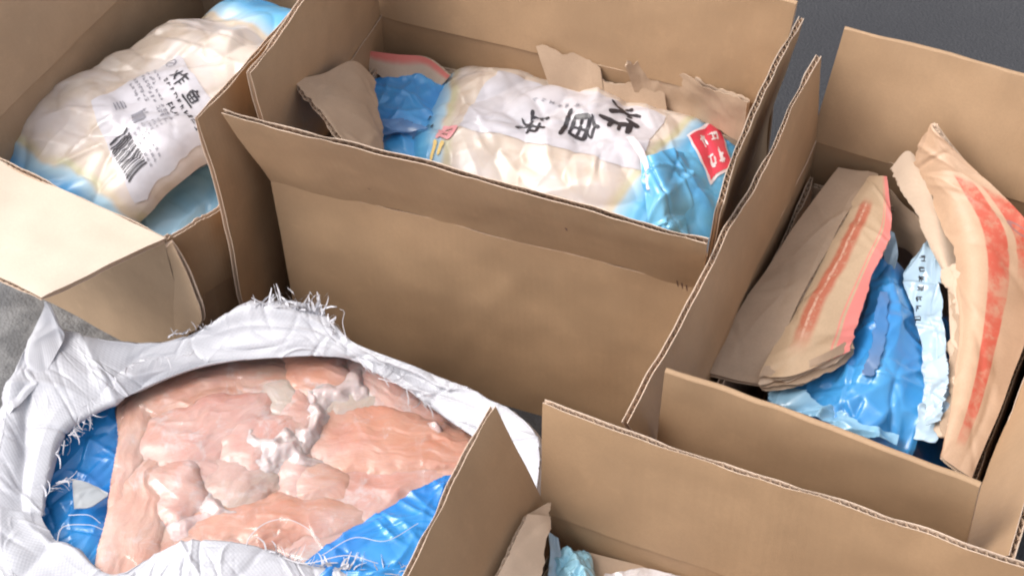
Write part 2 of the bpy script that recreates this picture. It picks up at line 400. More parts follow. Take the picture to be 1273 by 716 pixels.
def patch(rows):
    """rows[i][j] = (u, v, z) photograph pixel + height, or ('w', x, y, z). s runs over i, v over j."""
    P = np.array([[pix(*q) if len(q) == 3 else np.array(q[1:], float) for q in r] for r in rows])
    def fn(s, v):
        sh = s.shape; s = s.ravel(); v = v.ravel()
        # separable evaluation on unique s
        us, inv = np.unique(s, return_inverse=True)
        Rw = crm(P, us)                     # (k, nc, 3)
        out = np.zeros((len(s), 3)); nc = P.shape[1]
        Rr = np.swapaxes(Rw, 0, 1)          # (nc,k,3)
        t = np.clip(v, 0, 1) * (nc - 1); i = np.minimum(t.astype(int), nc - 2); f = (t - i)[:, None]
        E = np.concatenate([2 * Rr[:1] - Rr[1:2], Rr, 2 * Rr[-1:] - Rr[-2:-1]]) if nc > 2 else np.concatenate([2 * Rr[:1] - Rr[1:2], Rr, 2 * Rr[1:] - Rr[:1]])
        p0, p1, p2, p3 = E[i, inv], E[i + 1, inv], E[i + 2, inv], E[i + 3, inv]
        out = .5 * (2 * p1 + (p2 - p0) * f + (2 * p0 - 5 * p1 + 4 * p2 - p3) * f ** 2 + (3 * p1 - p0 - 3 * p2 + p3) * f ** 3)
        return out.reshape(*sh, 3)
    return fn

def sheet(name, fn, parent, mats=None, L=None, Hh=None, nu=28, nv=10, th=TH, torn=0.0, tornlo=0.0, seed=1, warp=.0016, peel=0.0, flute=True, cap=False, crumple=0):
    """A corrugated board: two liners and a fluted medium between them. torn = ragged depth at the v=1 edge (m), tornlo at v=0."""
    mats = mats or [M_KRAFT, M_EDGE, M_FLUTE]
    e = 1e-3
    def pos(S, V):
        p = fn(S, V); return p
    S1 = np.linspace(0, 1, 9); c = fn(S1, np.full(9, .5)); Ls = np.linalg.norm(np.diff(c, axis=0), axis=1).sum()
    c = fn(np.full(9, .5), S1); Hs = np.linalg.norm(np.diff(c, axis=0), axis=1).sum()
    L = L or Ls; Hh = Hh or Hs
    nu = max(nu, int(Ls / .007)); nv = max(nv, int(Hs / .010))
    if torn or tornlo: nu = max(nu, 110)
    def surf(S, V, off):
        rim_ = np.maximum(sm(V, .90, 1.0), 0); crush = 1 - rim_ * .45 * sm(fbm(np.stack([S * L, V * 0, V * 0 + seed], -1), 16, 2, seed), .05, .5)
        off = off * crush
        p = fn(S, V); ds = fn(S + e, V) - fn(S - e, V); dv = fn(S, V + e) - fn(S, V - e)
        n = np.cross(ds, dv); n /= np.linalg.norm(n, axis=-1, keepdims=True) + 1e-12
        wv = fbm(p, 7, 2, seed) * warp * 1.6 + fbm(p, 24, 2, seed + 3) * warp * .35 + V ** 3 * warp * .9 * fbm(p, 15, 2, seed + 6)
        if crumple: wv = wv + creases(S * Ls - Ls / 2, V * Hs - Hs / 2, crumple, seed + 4, Ls, Hs, (.0025, .006), (.02, .08), (.0007, .0022))
        if Ls > .12: wv = wv + creases(S * Ls - Ls / 2, V * Hs - Hs / 2, 4, seed + 2, Ls, Hs, (.008, .02), (.03, .10), (.0003, .0009))
        return p + n * (off + wv)[..., None] if np.ndim(off) else p + n * (off + wv)[..., None]
    mb = MB()
    def lim(k, n):
        hi = np.ones(n); lo = np.zeros(n)
        oc = ((max(3, int(Ls / .035)), 1), (max(5, int(Ls / .012)), .45), (max(9, int(Ls / .004)), .16))
        if torn: hi = 1 - (np.abs(jag(n, seed * 31 + k // 2, oc) + .12 * jag(n, seed * 31 + k + 5, oc)) * torn + (peel if k == 1 else 0)) / Hs
        if tornlo: lo = np.abs(jag(n, seed * 57 + k // 2, oc) + .25 * jag(n, seed * 57 + k + 5, oc)) * tornlo / Hs
        return np.clip(lo, 0, .9), np.clip(hi, .1, 1)
    for k, (o1, o2) in enumerate(((th / 2, th / 2 - LT), (-th / 2, -th / 2 + LT))):
        s = np.linspace(0, 1, nu + 1); lo, hi = lim(k, nu + 1)
        v = np.linspace(0, 1, nv + 1)
        Sg = np.repeat(s[:, None], nv + 1, 1); Vg = lo[:, None] + (hi - lo)[:, None] * v[None]
        A = surf(Sg, Vg, np.full(Sg.shape, o1)); B = surf(Sg, Vg, np.full(Sg.shape, o2))
        uv = np.stack([Sg * L, Vg * Hh], -1)
        mb.grid(A, 0, uv, flip=(k == 1)); mb.grid(B, 1, uv, flip=(k == 0))
        for ra, rb, ru, fl in ((A[:, -1], B[:, -1], uv[:, -1], k == 1), (A[:, 0], B[:, 0], uv[:, 0], k == 0), (A[0], B[0], uv[0], k == 1), (A[-1], B[-1], uv[-1], k == 0)):
            mb.grid(np.stack([ra, rb], 1), 1, np.stack([ru, ru], 1), flip=fl, smooth=False)
    if cap:
        s = np.linspace(0, 1, nu + 1); q = np.linspace(-1, 1, 7); Sg = np.repeat(s[:, None], 7, 1); Vg = 1 + (np.sqrt(1 - q * q) * th * .35 / Hs)[None] * np.ones_like(Sg)
        mb.grid(surf(Sg, Vg, np.repeat((q * th / 2)[None], nu + 1, 0)), 0, np.stack([Sg * L, Vg * Hh], -1))
    if flute and not cap:
        nf = int(L / PITCH * 5); s = np.linspace(0, 1, nf + 1); lo, hi = lim(2, nf + 1)
        if torn or tornlo:
            l0, h0 = lim(0, nu + 1); hi = np.interp(s, np.linspace(0, 1, nu + 1), h0) - .004 / Hs * (.3 + np.random.RandomState(seed).rand(nf + 1)); lo = np.interp(s, np.linspace(0, 1, nu + 1), l0)
        nvf = nv; v = np.linspace(0.001, .9985, nvf + 1)
        Sg = np.repeat(s[:, None], nvf + 1, 1); Vg = lo[:, None] + (hi - lo)[:, None] * v[None]
        off = np.repeat(((th / 2 - LT) * np.sin(2 * np.pi * (s * L + .0022 * jag(nf + 1, seed + 77, ((25, 1), (60, .6)))) / PITCH))[:, None], nvf + 1, 1)
        off = off * (.55 + .42 * np.maximum(sm(Vg, .9, .985), sm(-Vg, -.1, -.015)))
        mb.grid(surf(Sg, Vg, off), 2, np.stack([Sg * L, Vg * Hh], -1))
    return mb.build(name, mats, parent)

def carton(label, c, H, tops, skip=(), warp=.0018, seed=0, names=('front', 'right', 'back', 'left'), mats=None):
    """c = plan corners FL, FR, BR, BL ; tops = per side (ta, tb) world points of the flap's free edge, ta over the side's first corner"""
    c = [np.array([*p, 0.0]) for p in c]; up = np.array([0, 0, 1.0])
    ctr = sum(c) / 4
    t = thing('cardboard_carton', label, 'carton', ctr, 'opened cardboard cartons')
    sides = dict(front=(0, 1), right=(1, 2), back=(3, 2), left=(0, 3))
    for k, nme in enumerate(('front', 'back', 'left', 'right')):
        i, j = sides[nme]; a, b = c[i].copy(), c[j].copy(); d = (b - a) / np.linalg.norm(b - a)
        inn = ctr - (a + b) / 2; inn -= inn @ d * d; inn /= np.linalg.norm(inn)
        a += inn * TH / 2; b += inn * TH / 2
        if nme in ('left', 'right'): a += d * TH * 1.05; b -= d * TH * 1.05
        if nme not in skip:
            sheet('wall', bil(a, b, a + up * (H + .0005), b + up * (H + .0005)), t, seed=seed + k, warp=warp, mats=mats)
        if tops.get(nme):
            tp = tops[nme]; ta, tb = np.array(tp[0], float), np.array(tp[1], float)
            kw = tp[2] if len(tp) > 2 else {}
            ha, hb = a + up * (H - .0025) + inn * .0006, b + up * (H - .0025) + inn * .0006
            sheet('flap', bil(ha, hb, ta, tb, kw.get('bow', .004), inn), t, seed=seed + 10 + k, warp=kw.get('warp', warp * 1.3), mats=kw.get('mats', mats), cap=kw.get('cap', False))
    bt = sheet('base_panel', bil(c[0] * .985 + ctr * .015 + up * .005, c[1] * .985 + ctr * .015 + up * .005, c[3] * .985 + ctr * .015 + up * .005, c[2] * .985 + ctr * .015 + up * .005), t, seed=seed + 30, flute=False, warp=.0004)
    return t

def film_patch(name, rows, mat, parent, nu=70, nv=50, wr=.004, seed=1, sc1=22, rag=0.0, loc=None, th=.0012, sharp=1.0):
    fn = patch(rows); s, v = np.meshgrid(np.linspace(0, 1, nu), np.linspace(0, 1, nv), indexing='ij')
    if rag:
        lo_ = np.abs(jag(nu, seed)) * rag; hi_ = 1 - np.abs(jag(nu, seed + 9)) * rag; v = lo_[:, None] + (hi_ - lo_)[:, None] * v
    e = 2e-3
    def q(s, v):
        p = fn(s, v); n = np.cross(fn(s + e, v) - fn(s - e, v), fn(s, v + e) - fn(s, v - e)); n /= np.linalg.norm(n, axis=-1, keepdims=True) + 1e-12
        return p, n * np.where(n[..., 2:3] < 0, -1, 1)
    p, n = q(s, v)
    c0 = p.reshape(-1, 3).mean(0); ex = np.ptp(p[..., 0]) + .01; ey = np.ptp(p[..., 1]) + .01; k = wr / .004
    d = creases(p[..., 0] - c0[0], p[..., 1] - c0[1], max(14, int(ex * ey * 2600)), seed, ex, ey, (.0015, .006), (.015, .05), (.0008 * k, .0030 * k)) + wr * .8 * fbm(p, sc1 * .45, 2, seed + 4)
    d = d - d.mean()
    A_ = p + n * d[..., None]; mb = MB(); uv = np.stack([s, v], -1)
    uv = uv * np.array([.12, .12]); mb.grid(A_, 0, uv); mb.grid(A_ - n * th, 0, uv, flip=True)
    for ra in ((A_[:, 0], (A_ - n * th)[:, 0]), (A_[:, -1], (A_ - n * th)[:, -1]), (A_[0], (A_ - n * th)[0]), (A_[-1], (A_ - n * th)[-1])): mb.grid(np.stack(ra, 1), 0)
    o = mb.build(name, mat, parent, loc=loc); return o

# centre carton
B = carton('open brown carton in the middle holding a fish bag lettered in black', [(0, 0), (.503, 0), (.50, .302), (.0, .307)], .30,
       dict(front=((-.007, -.055, .445), (.521, -.067, .445), dict(bow=.003)),
            left=((-.004, .004, .452), (-.008, .31, .455)),
            right=((.522, -.018, .45), (.523, .279, .45), dict(bow=.006)),
            back=((-.006, .335, .448), (.512, .312, .442), dict(bow=-.006, cap=True))), seed=1)
fB = [c for c in B.children if c.name.startswith('flap')][0]
fb = bil((0, -.0032, .2975), (.503, -.0032, .2975), (-.007, -.055, .445), (.521, -.067, .445))
def mark_surf(x, y):
    n_ = np.array([0, -.92, -.38]); return fb(x, y) + n_ * .0048
B_MARKS = [([(.950 + .010 * k, .20 - .02 * k), (.953 + .010 * k, .08 - .02 * k)], .004, .002) for k in range(3)] + [([(.72, .66), (.722, .61)], .006, .003), ([(.28, .44), (.284, .42)], .005, .003)]
# right carton
Cc = carton('open brown carton at the right with red printed torn carton inside', [(.525, -.240), (.822, -.266), (.866, .236), (.556, .262)], .30,
       dict(front=((.531, -.232, .448), (.818, -.264, .448), dict(bow=.003, cap=True)),
            left=((.505, -.268, .402), (.555, .238, .438), dict(bow=-.001)),
            right=((.858, -.295, .402), (.905, .215, .42), dict(bow=.004)),
            back=((.569, .296, .433), (.885, .262, .433), dict(bow=-.006, cap=True))), seed=51)
# front carton, cut by the lower border
Dc = carton('open brown carton nearest the camera, cut off by the bottom border', [(.432, -.625), (.935, -.648), (.948, -.338), (.440, -.311)], .30,
       dict(back=((.437, -.298, .44), (.948, -.336, .447), dict(bow=.002)),
            left=((.392, -.628, .425), (.392, -.306, .425), dict(bow=-.004)),
            right=((.985, -.65, .42), (.99, -.33, .42)),
            front=((.43, -.70, .41), (.94, -.72, .41))), seed=101)
# left carton
HA = .25
AL = [(-.402, -.026), (-.099, -.086), (-.052, .40), (-.352, .45)]
A = carton('open brown carton at the top left with a pale front flap folded out', AL, HA,
       dict(front=((-.43, -.19, .300), (-.150, -.243, .300), dict(bow=.002, mats=[M_LINED_SUN, M_EDGE, M_FLUTE])),
            left=((-.425, -.02, .40), (-.372, .45, .40), dict(bow=.004)),
            back=((-.36, .50, .39), (-.05, .45, .39))), skip=('right',), seed=151, mats=[M_KRAFT2, M_EDGE, M_FLUTE])
def pw(pts, H):  # wall following a bent plan line
    P = np.array([[np.array([*p, .0]), np.array([*p, H])] for p in pts], float)
    rows = [[('w', *q) for q in r] for r in P]
    return patch(rows)
sheet('wall', pw([(-.100, -.082), (-.082, -.05), (-.066, -.014), (-.060, .05), (-.055, .15), (-.050, .27), (-.052, .395)], HA - .002), A, seed=160, warp=.003, nu=50, torn=.005)
sheet('torn_corner', patch([[(206, 306, .243), (214, 300, .247)], [(218, 345, .19), (240, 352, .2)], [(219, 384, .14), (256, 398, .155)], [(221, 415, .10), (232, 414, .11)]]), A, seed=166, torn=.004, nu=30, mats=[M_KRAFT2, M_EDGE, M_FLUTE])

film_patch('tape', [[('w', -.0935, -.0845, .07), ('w', -.0935, -.0845, .135)], [('w', -.0755, -.052, .068), ('w', -.0755, -.052, .14)], [('w', -.0600, -.018, .07), ('w', -.0600, -.018, .138)]], M_CLEAR, A, wr=.0015, seed=171, nu=50, nv=30, th=.0003)
# loose panel between the left and the centre carton
lp = np.array((-.045, -.045, 0))
pn = sheet('panel', patch([[('w', -.040, -.046, 0.0), ('w', -.043, -.045, .12), ('w', -.040, -.044, .27), ('w', -.047, -.046, .418)],
                           [('w', -.034, .03, 0.0), ('w', -.036, .03, .12), ('w', -.036, .03, .27), ('w', -.038, .025, .418)],
                           [('w', -.026, .12, 0.0), ('w', -.029, .12, .12), ('w', -.029, .12, .27), ('w', -.028, .115, .418)],
                           [('w', -.022, .24, 0.0), ('w', -.022, .24, .12), ('w', -.024, .24, .27), ('w', -.018, .24, .418)]]), None, seed=171, nv=14, warp=.002)
pn.name = 'loose_cardboard'; tag(pn, 'narrow upright cardboard panel wedged between the left and middle cartons', 'panel')

# ------------------------------------------------------------------ bags of fish
def lump_field(L, W, seed, n=26, r=(.035, .06)):
    rs = np.random.RandomState(seed)
    el = [(rs.uniform(-L / 2, L / 2), rs.uniform(-W / 2, W / 2), rs.uniform(*r), rs.uniform(*r) * .6, rs.uniform(0, 3.14), rs.uniform(.5, 1)) for _ in range(n)]
    def f(x, y):
        o = np.zeros_like(x)
        for cx, cy, a, b, th, hh in el:
            dx, dy = x - cx, y - cy; c, s = math.cos(th), math.sin(th)
            q = ((c * dx + s * dy) / a) ** 2 + ((-s * dx + c * dy) / b) ** 2
            o = np.maximum(o, hh * np.clip(1 - q, 0, 1) ** .8)
        return o
    return f
class Bag:
    def __init__(s, center, xaxis, yaxis, L, W, h, seed, lump=.011, droop=None, low=.6, wr=1.0, nlump=26, shear=0.0):
        s.shear = shear
        s.c = np.array(center, float); X = np.array(xaxis, float); X /= np.linalg.norm(X); Y = np.array(yaxis, float); Y -= Y @ X * X; Y /= np.linalg.norm(Y)
        s.X, s.Y, s.Z = X, Y, np.cross(X, Y); s.L, s.W, s.h, s.seed = L, W, h, seed
        s.lf = lump_field(L, W, seed, nlump); s.lump = lump; s.droop = droop; s.low = low; s.wr = wr
    def loc(s, x, y, side=1):
        ax, ay = np.abs(x), np.abs(y)
        e = np.clip(1 - ax ** 3.6, 0, 1) ** .62; g = np.clip(1 - ay ** 2.8, 0, 1) ** .60
        wv = np.stack([x * s.L / 2, y * s.W / 2, np.full_like(x, s.seed * 3.1)], -1)
        pinch = 1 - .13 * ax ** 7 + .03 * fbm(np.stack([x * 2, y * 0, x * 0 + s.seed], -1), 2, 2)
        X = -s.shear * y * s.W / 2 + x * s.L / 2 * (1 - .03 * ay ** 2 + .02 * fbm(np.stack([y * 2.2, x * 0, x * 0 + s.seed * 2.], -1), 1.5, 2)); Y = y * s.W / 2 * pinch
        if side > 0:
            Z = s.h * e * g
            Z = Z + s.lump * s.lf(x * s.L / 2, y * s.W / 2) * np.minimum(1, e * g * 1.6)
        else:
            Z = -s.h * s.low * e * g
        endw = sm(ax, .55, .95); xm, ym = x * s.L / 2, y * s.W / 2
        if side > 0:
            Z = Z + s.wr * (creases(xm, ym, 60, s.seed, s.L, s.W) + creases(xm, ym, 26, s.seed + 1, s.L, s.W, (.004, .010), (.03, .09), (.002, .005))) * (.3 + .7 * e * g)
        Z = Z + s.wr * endw * .0045 * perlin(np.stack([x * 2.2, y * 5, x * 0 + s.seed * 5.], -1))
        Z = Z + .005 * fbm(wv, 9, 2, s.seed + 9) * e * g
        if s.droop: Z = Z + s.droop(x, y)
        return X, Y, Z
    def P(s, x, y, off=0.0, side=1):
        x = np.asarray(x, float); y = np.asarray(y, float); e = 2e-3
        def q(a, b):
            X, Y, Z = s.loc(a, b, side); return s.c + X[..., None] * s.X + Y[..., None] * s.Y + Z[..., None] * s.Z
        p = q(x, y)
        if off:
            n = np.cross(q(x + e, y) - q(x - e, y), q(x, y + e) - q(x, y - e)); n /= np.linalg.norm(n, axis=-1, keepdims=True) + 1e-12
            p = p + n * off
        return p
    def find(s, u, v):
        """bag coordinates of the surface point seen at pixel (u, v)"""
        if not hasattr(s, 'cache'):
            gx, gy = np.meshgrid(np.linspace(-1, 1, 161), np.linspace(-1, 1, 101), indexing='ij'); s.cache = (gx, gy, s.P(gx, gy))
        gx, gy, p = s.cache
        c = (p - CAM) @ R; uu = IW / 2 + F_PX * c[..., 0] / c[..., 2]; vv = IH / 2 + F_PX * c[..., 1] / c[..., 2]
        k = np.argmin((uu - u) ** 2 + (vv - v) ** 2 + 6 * c[..., 2]); return gx.ravel()[k], gy.ravel()[k]
    def build(s, name, mat, parent, nx=200, ny=110):
        mb = MB(); x = np.linspace(-1, 1, nx); y = np.linspace(-1, 1, ny); gx, gy = np.meshgrid(x, y, indexing='ij'); uv = np.stack([gx, gy], -1)
        mb.grid(s.P(gx, gy), 0, uv); mb.grid(s.P(gx[::4, ::3], gy[::4, ::3], side=-1), 0, uv[::4, ::3], flip=True)
        return mb.build(name, mat, parent)
def quadmap(q):
    q = np.array(q, float)  # corners: (0,0),(1,0),(1,1),(0,1)
    return lambda a, b: ((q[0] * ((1 - a) * (1 - b))[..., None] + q[1] * (a * (1 - b))[..., None] + q[2] * (a * b)[..., None] + q[3] * ((1 - a) * b)[..., None]))
def decal(bag, name, q, mat, parent, off=.0012, n=(40, 24), rag=.0, seed=1):
    m_ = quadmap(q); a, b = np.meshgrid(np.linspace(0, 1, n[0]), np.linspace(0, 1, n[1]), indexing='ij')
    if rag:
        lo = np.abs(jag(n[0], seed, ((4, 1), (9, .6)))) * rag; hi = 1 - np.abs(jag(n[0], seed + 1, ((4, 1), (9, .6)))) * rag
        b = lo[:, None] + (hi - lo)[:, None] * b
        lo = np.abs(jag(n[1], seed + 2, ((4, 1), (9, .6)))) * rag; hi = 1 - np.abs(jag(n[1], seed + 3, ((4, 1), (9, .6)))) * rag
        a = lo[None] + (hi - lo)[None] * a
    xy = m_(a, b); mb = MB(); mb.grid(bag.P(xy[..., 0], xy[..., 1], off), 0, np.stack([a, b], -1))
    return mb.build(name, mat, parent)
def ribbons(surf, strokes, seed=0, rough=.1):
    """strokes: list of (points Nx2, width start, width end) in any 2-D space; surf maps (x, y) arrays to 3-D"""
    mb = MB(); rs = np.random.RandomState(seed)
    for pts, w0, w1 in strokes:
        pts = np.array(pts, float); seg = np.linalg.norm(np.diff(pts, axis=0), axis=1); cum = np.concatenate([[0], np.cumsum(seg)]); n = max(6, int(cum[-1] / max(w0, 1e-4) * 2) + 4); n = min(n, 40)
        t = np.linspace(0, cum[-1], n); p = np.stack([np.interp(t, cum, pts[:, 0]), np.interp(t, cum, pts[:, 1])], -1)
        if len(pts) > 2: p[1:-1] = (p[:-2] + p[1:-1] * 2 + p[2:]) / 4
        d = np.gradient(p, axis=0); d /= np.linalg.norm(d, axis=1)[:, None] + 1e-9; nn = np.stack([-d[:, 1], d[:, 0]], -1)
        ww = np.interp(t, [0, cum[-1]], [w0, w1]) * (1 + rough * rs.uniform(-1, 1, n)) / 2; tip = np.minimum(1, np.minimum(np.arange(n) + 1.2, n - np.arange(n) + .2) / 2.5); ww = ww * tip
        Lf, Rt = p + nn * ww[:, None], p - nn * ww[:, None]
        q = np.stack([Rt, p, Lf], 1); mb.grid(surf(q[..., 0], q[..., 1]), 0)
    return mb
Z1 = [([(.08, .64), (.15, .46)], .09, .05), ([(.42, .72), (.33, .54)], .07, .04), ([(.26, .88), (.26, .5), (.18, .28), (.04, .10)], .10, .05), ([(.26, .46), (.34, .3), (.46, .18)], .06, .12),
      ([(.64, .97), (.58, .78), (.46, .60)], .12, .05), ([(.56, .76), (.98, .82)], .11, .10), ([(.69, .78), (.69, .02)], .13, .09), ([(.70, .56), (.95, .59)], .09, .08), ([(.70, .34), (.95, .37)], .09, .08)]
Z2 = [([(.42, 1.0), (.34, .84), (.16, .70)], .10, .04), ([(.38, .86), (.70, .89), (.56, .72)], .08, .06), ([(.20, .68), (.25, .28)], .12, .10), ([(.20, .68), (.82, .71), (.76, .28)], .10, .12), ([(.26, .49), (.76, .51)], .08, .08),
      ([(.50, .68), (.50, .30)], .08, .08), ([(.25, .29), (.76, .30)], .09, .09), ([(.02, .10), (.98, .15)], .12, .10)]
Z3 = [([(.06, .63), (.40, .68)], .08, .08), ([(.23, .92), (.23, .32)], .10, .08), ([(.03, .24), (.42, .38)], .11, .06), ([(.50, .70), (.88, .73), (.84, .46)], .09, .08), ([(.42, .44), (.99, .47)], .09, .09),
      ([(.67, .95), (.66, .5), (.56, .22), (.40, .05)], .11, .05), ([(.67, .44), (.80, .2), (.97, .06)], .06, .13)]
M_BROWN = plastic('brown_ink', (.12, .055, .04), None, .6, 0)
for mk in B_MARKS: ribbons(mark_surf, [mk], 3).build('pen_mark', M_BROWN, fB)
def place(strokes, x0, y0, w, h, ang=0):
    c, s = math.cos(ang), math.sin(ang); out = []
    for pts, a, b in strokes:
        p = np.array(pts); q = (p - .5) * np.array([w, h]); out.append((np.stack([q[:, 0] * c - q[:, 1] * s + x0, q[:, 0] * s + q[:, 1] * c + y0], -1), a * w, b * w))
    return out
def scribble(rs):
    st = []
    for _ in range(rs.randint(3, 6)):
        if rs.rand() < .5: y = rs.uniform(.1, .9); st.append(([(rs.uniform(.05, .3), y), (rs.uniform(.7, .95), y + rs.uniform(-.08, .08))], .13, .13))
        else: x = rs.uniform(.1, .9); st.append(([(x, rs.uniform(.6, .95)), (x + rs.uniform(-.15, .15), rs.uniform(.05, .4))], .13, .13))
    return st

def dummyblue(name, label, cat, c, X, Y, L, W, h, seed, mat, group=None, nl=20):
    bg_ = Bag(c, X, Y, L, W, h, seed, lump=.008, low=.9, wr=1.3, nlump=nl)
    mb = MB(); gx, gy = np.meshgrid(np.linspace(-1, 1, 110), np.linspace(-1, 1, 70), indexing='ij'); uv = np.stack([gx, gy], -1)
    base = np.array(c) - np.array([0, 0, h * .9])
    mb.grid(bg_.P(gx, gy), 0, uv); mb.grid(bg_.P(gx[::3, ::3], gy[::3, ::3], side=-1), 0, uv[::3, ::3], flip=True)
    o = mb.build(name, mat, None, loc=[float(x) for x in base]); tag(o, label, cat, group); return o, bg_

# --- bag in the centre carton
def droopB(x, y): return -.018 * sm(x, .62, 1.0) - .02 * sm(-x, .72, 1.0) - .02 * sm(x, .5, .9) * sm(-y, .2, 1)
bagB = Bag((.279, .205, .224), (.995, -.05, .0), (.05, .995, .10), .424, .215, .050, 3, droop=droopB, lump=.011, nlump=34)
tB = thing('fish_bag', 'clear and blue bag of frozen fish chunks lettered in black, in the middle carton', 'bag', (.268, .208, .19), 'bags of fried fish')
bagB.build('film', bag_mat('bag_film_middle', -.72, .52, -.18, .10), tB)
# label corners (bag coordinates, x along bag, y across)
lbB = [(-.58, -.34), (.52, -.26), (.50, .66), (-.56, .70)]
lo = decal(bagB, 'label', lbB, M_LABEL, tB, n=(70, 40), rag=.045, seed=5)
def bsurf(bag, off): return lambda x, y: bag.P(x, y, off)
asp = bagB.W / bagB.L
def textB():
    st = []
    def put(z, u, v, size, bold=1.2):     # glyph's up points along +x of the bag
        x0, y0 = bagB.find(u, v)
        for pts, a, b in z:
            p = (np.array(pts) - .5) * size          # metres
            xy = np.stack([x0 + p[:, 1] * 2 / bagB.L, y0 - p[:, 0] * 2 / bagB.W], -1)
            st.append((xy, a * size * bold, b * size * bold))
    put(Z1, 772, 149, .052, 1.3); put(Z2, 720, 161, .047, 1.1); put(Z3, 664, 153, .038, 1.2)
    mb = MB()
    S = np.array([bagB.L / 2, bagB.W / 2])
    return ribbons(lambda x, y: bagB.P(x / S[0], y / S[1], .0020), [(p * S, a, b) for p, a, b in st], 3)
textB().build('lettering', M_INK, lo)
def small_text(bag, u0, v0, du, dv, n, size, mat, parent, up=(0, 1), seed=1, off=.002, nm='small_print'):
    rs = np.random.RandomState(seed); S = np.array([bag.L / 2, bag.W / 2]); st = []
    up = np.array(up, float); up /= np.linalg.norm(up); rt = np.array([up[1], -up[0]])
    p0 = np.array(bag.find(u0, v0)) * S; p1 = np.array(bag.find(u0 + du, v0 + dv)) * S
    for i in range(n):
        c = p0 + (p1 - p0) * (i / max(1, n - 1))
        for pts, a, b in scribble(rs):
            q = (np.array(pts) - .5) * size; st.append((c + q[:, :1] * rt + q[:, 1:] * up, a * size, b * size))
    return ribbons(lambda x, y: bag.P(x / S[0], y / S[1], off), st, seed).build(nm, mat, parent)
small_text(bagB, 665, 126, 50, 6, 6, .007, M_INKG, lo, (1, 0), 4)
# red seal on the blue end
def seal():
    u = [(858, 171), (888, 165), (910, 207), (884, 224)]
    return [bagB.find(*p) for p in u]
sq = seal()
print('seal', sq, 'B text', bagB.find(762, 152), bagB.find(650, 152))
def inset(q, k):
    q = np.array(q); c = q.mean(0); return c + (q - c) * k
so = decal(bagB, 'seal_border', inset(sq, 1.12), M_WHITEP, tB, .0012, (16, 16))
so2 = decal(bagB, 'seal', sq, M_RED, tB, .0018, (16, 16))
qm = quadmap(sq); rs = np.random.RandomState(5); st = []
for i in range(2):
    for j in range(2): st += place(scribble(rs) + scribble(rs), .32 + .36 * i, .28 + .44 * j, .32, .36)
def sealsurf(x, y):
    xy = qm(x, y); return bagB.P(xy[..., 0], xy[..., 1], .0026)
ribbons(sealsurf, st, 2).build('seal_lettering', M_WHITEP, so2)
# pink and yellow emblem at the left end
S_ = np.array([bagB.L / 2, bagB.W / 2])
e0 = np.array(bagB.find(552, 175)) * S_
cur = [[(e0[0] - .012, e0[1] + .022), (e0[0] + .008, e0[1] + .020), (e0[0] + .004, e0[1] + .004), (e0[0] - .010, e0[1] + .004)], [(e0[0] - .014, e0[1] + .012), (e0[0] + .006, e0[1] + .012)], [(e0[0] - .008, e0[1] + .024), (e0[0] - .010, e0[1] - .002)]]
ribbons(lambda x, y: bagB.P(x / S_[0], y / S_[1], .0018), [(c, .006, .005) for c in cur], 8).build('emblem', M_PINKP, tB)
cur = [[(e0[0] - .010, e0[1] - .004), (e0[0] - .006, e0[1] - .030)], [(e0[0] - .002, e0[1] - .002), (e0[0] - .001, e0[1] - .022)]]
ribbons(lambda x, y: bagB.P(x / S_[0], y / S_[1], .0018), [(c, .005, .003) for c in cur], 9).build('emblem', M_YEL, tB)
small_text(bagB, 535, 148, 0, 10, 2, .009, M_INK, tB, (1, 0), 14); small_text(bagB, 514, 174, 1, 1, 1, .008, M_INK, tB, (1, 0), 15)
GATHER = True
dummyblue('blue_bag', 'deep blue plastic bag under the lettered bag in the middle carton', 'bag', (.25, .155, .150), (1, 0, 0), (0, 1, 0), .46, .255, .058, 8, M_BLUE)

# --- bag in the left carton
pa, pb = pix(52, 238, .168), pix(374, 34, .210)
Xa = pb - pa
ctrA = (pa + pb) / 2
def droopA(x, y): return -.028 * sm(-x, .55, 1.0) - .012 * sm(x, .62, 1.0) + .012 * np.exp(-((x + .38) / .2) ** 2) - .018 * np.exp(-((x - .62) / .12) ** 2)
bagA = Bag(ctrA, Xa, (-Xa[1], Xa[0], .0), np.linalg.norm(Xa) * 1.17, .245, .044, 11, droop=droopA, lump=.011, nlump=34, shear=.32)
tA = thing('fish_bag', 'clear and blue bag of frozen fish chunks with barcode label, in the left carton', 'bag', ctrA - np.array([0, 0, .03]), 'bags of fried fish')
bagA.build('film', bag_mat('bag_film_left', -.74, .66, .04, .05), tA)
la = [(108, 128), (172, 264), (288, 168), (222, 64)]
qa = [bagA.find(*p) for p in la]
print('label A', qa)
loA = decal(bagA, 'label', qa, M_LABEL, tA, n=(50, 40), rag=.03, seed=9)
qmA = quadmap(qa)      # a: left edge top->bottom (reading right), b: towards the far end (reading up)
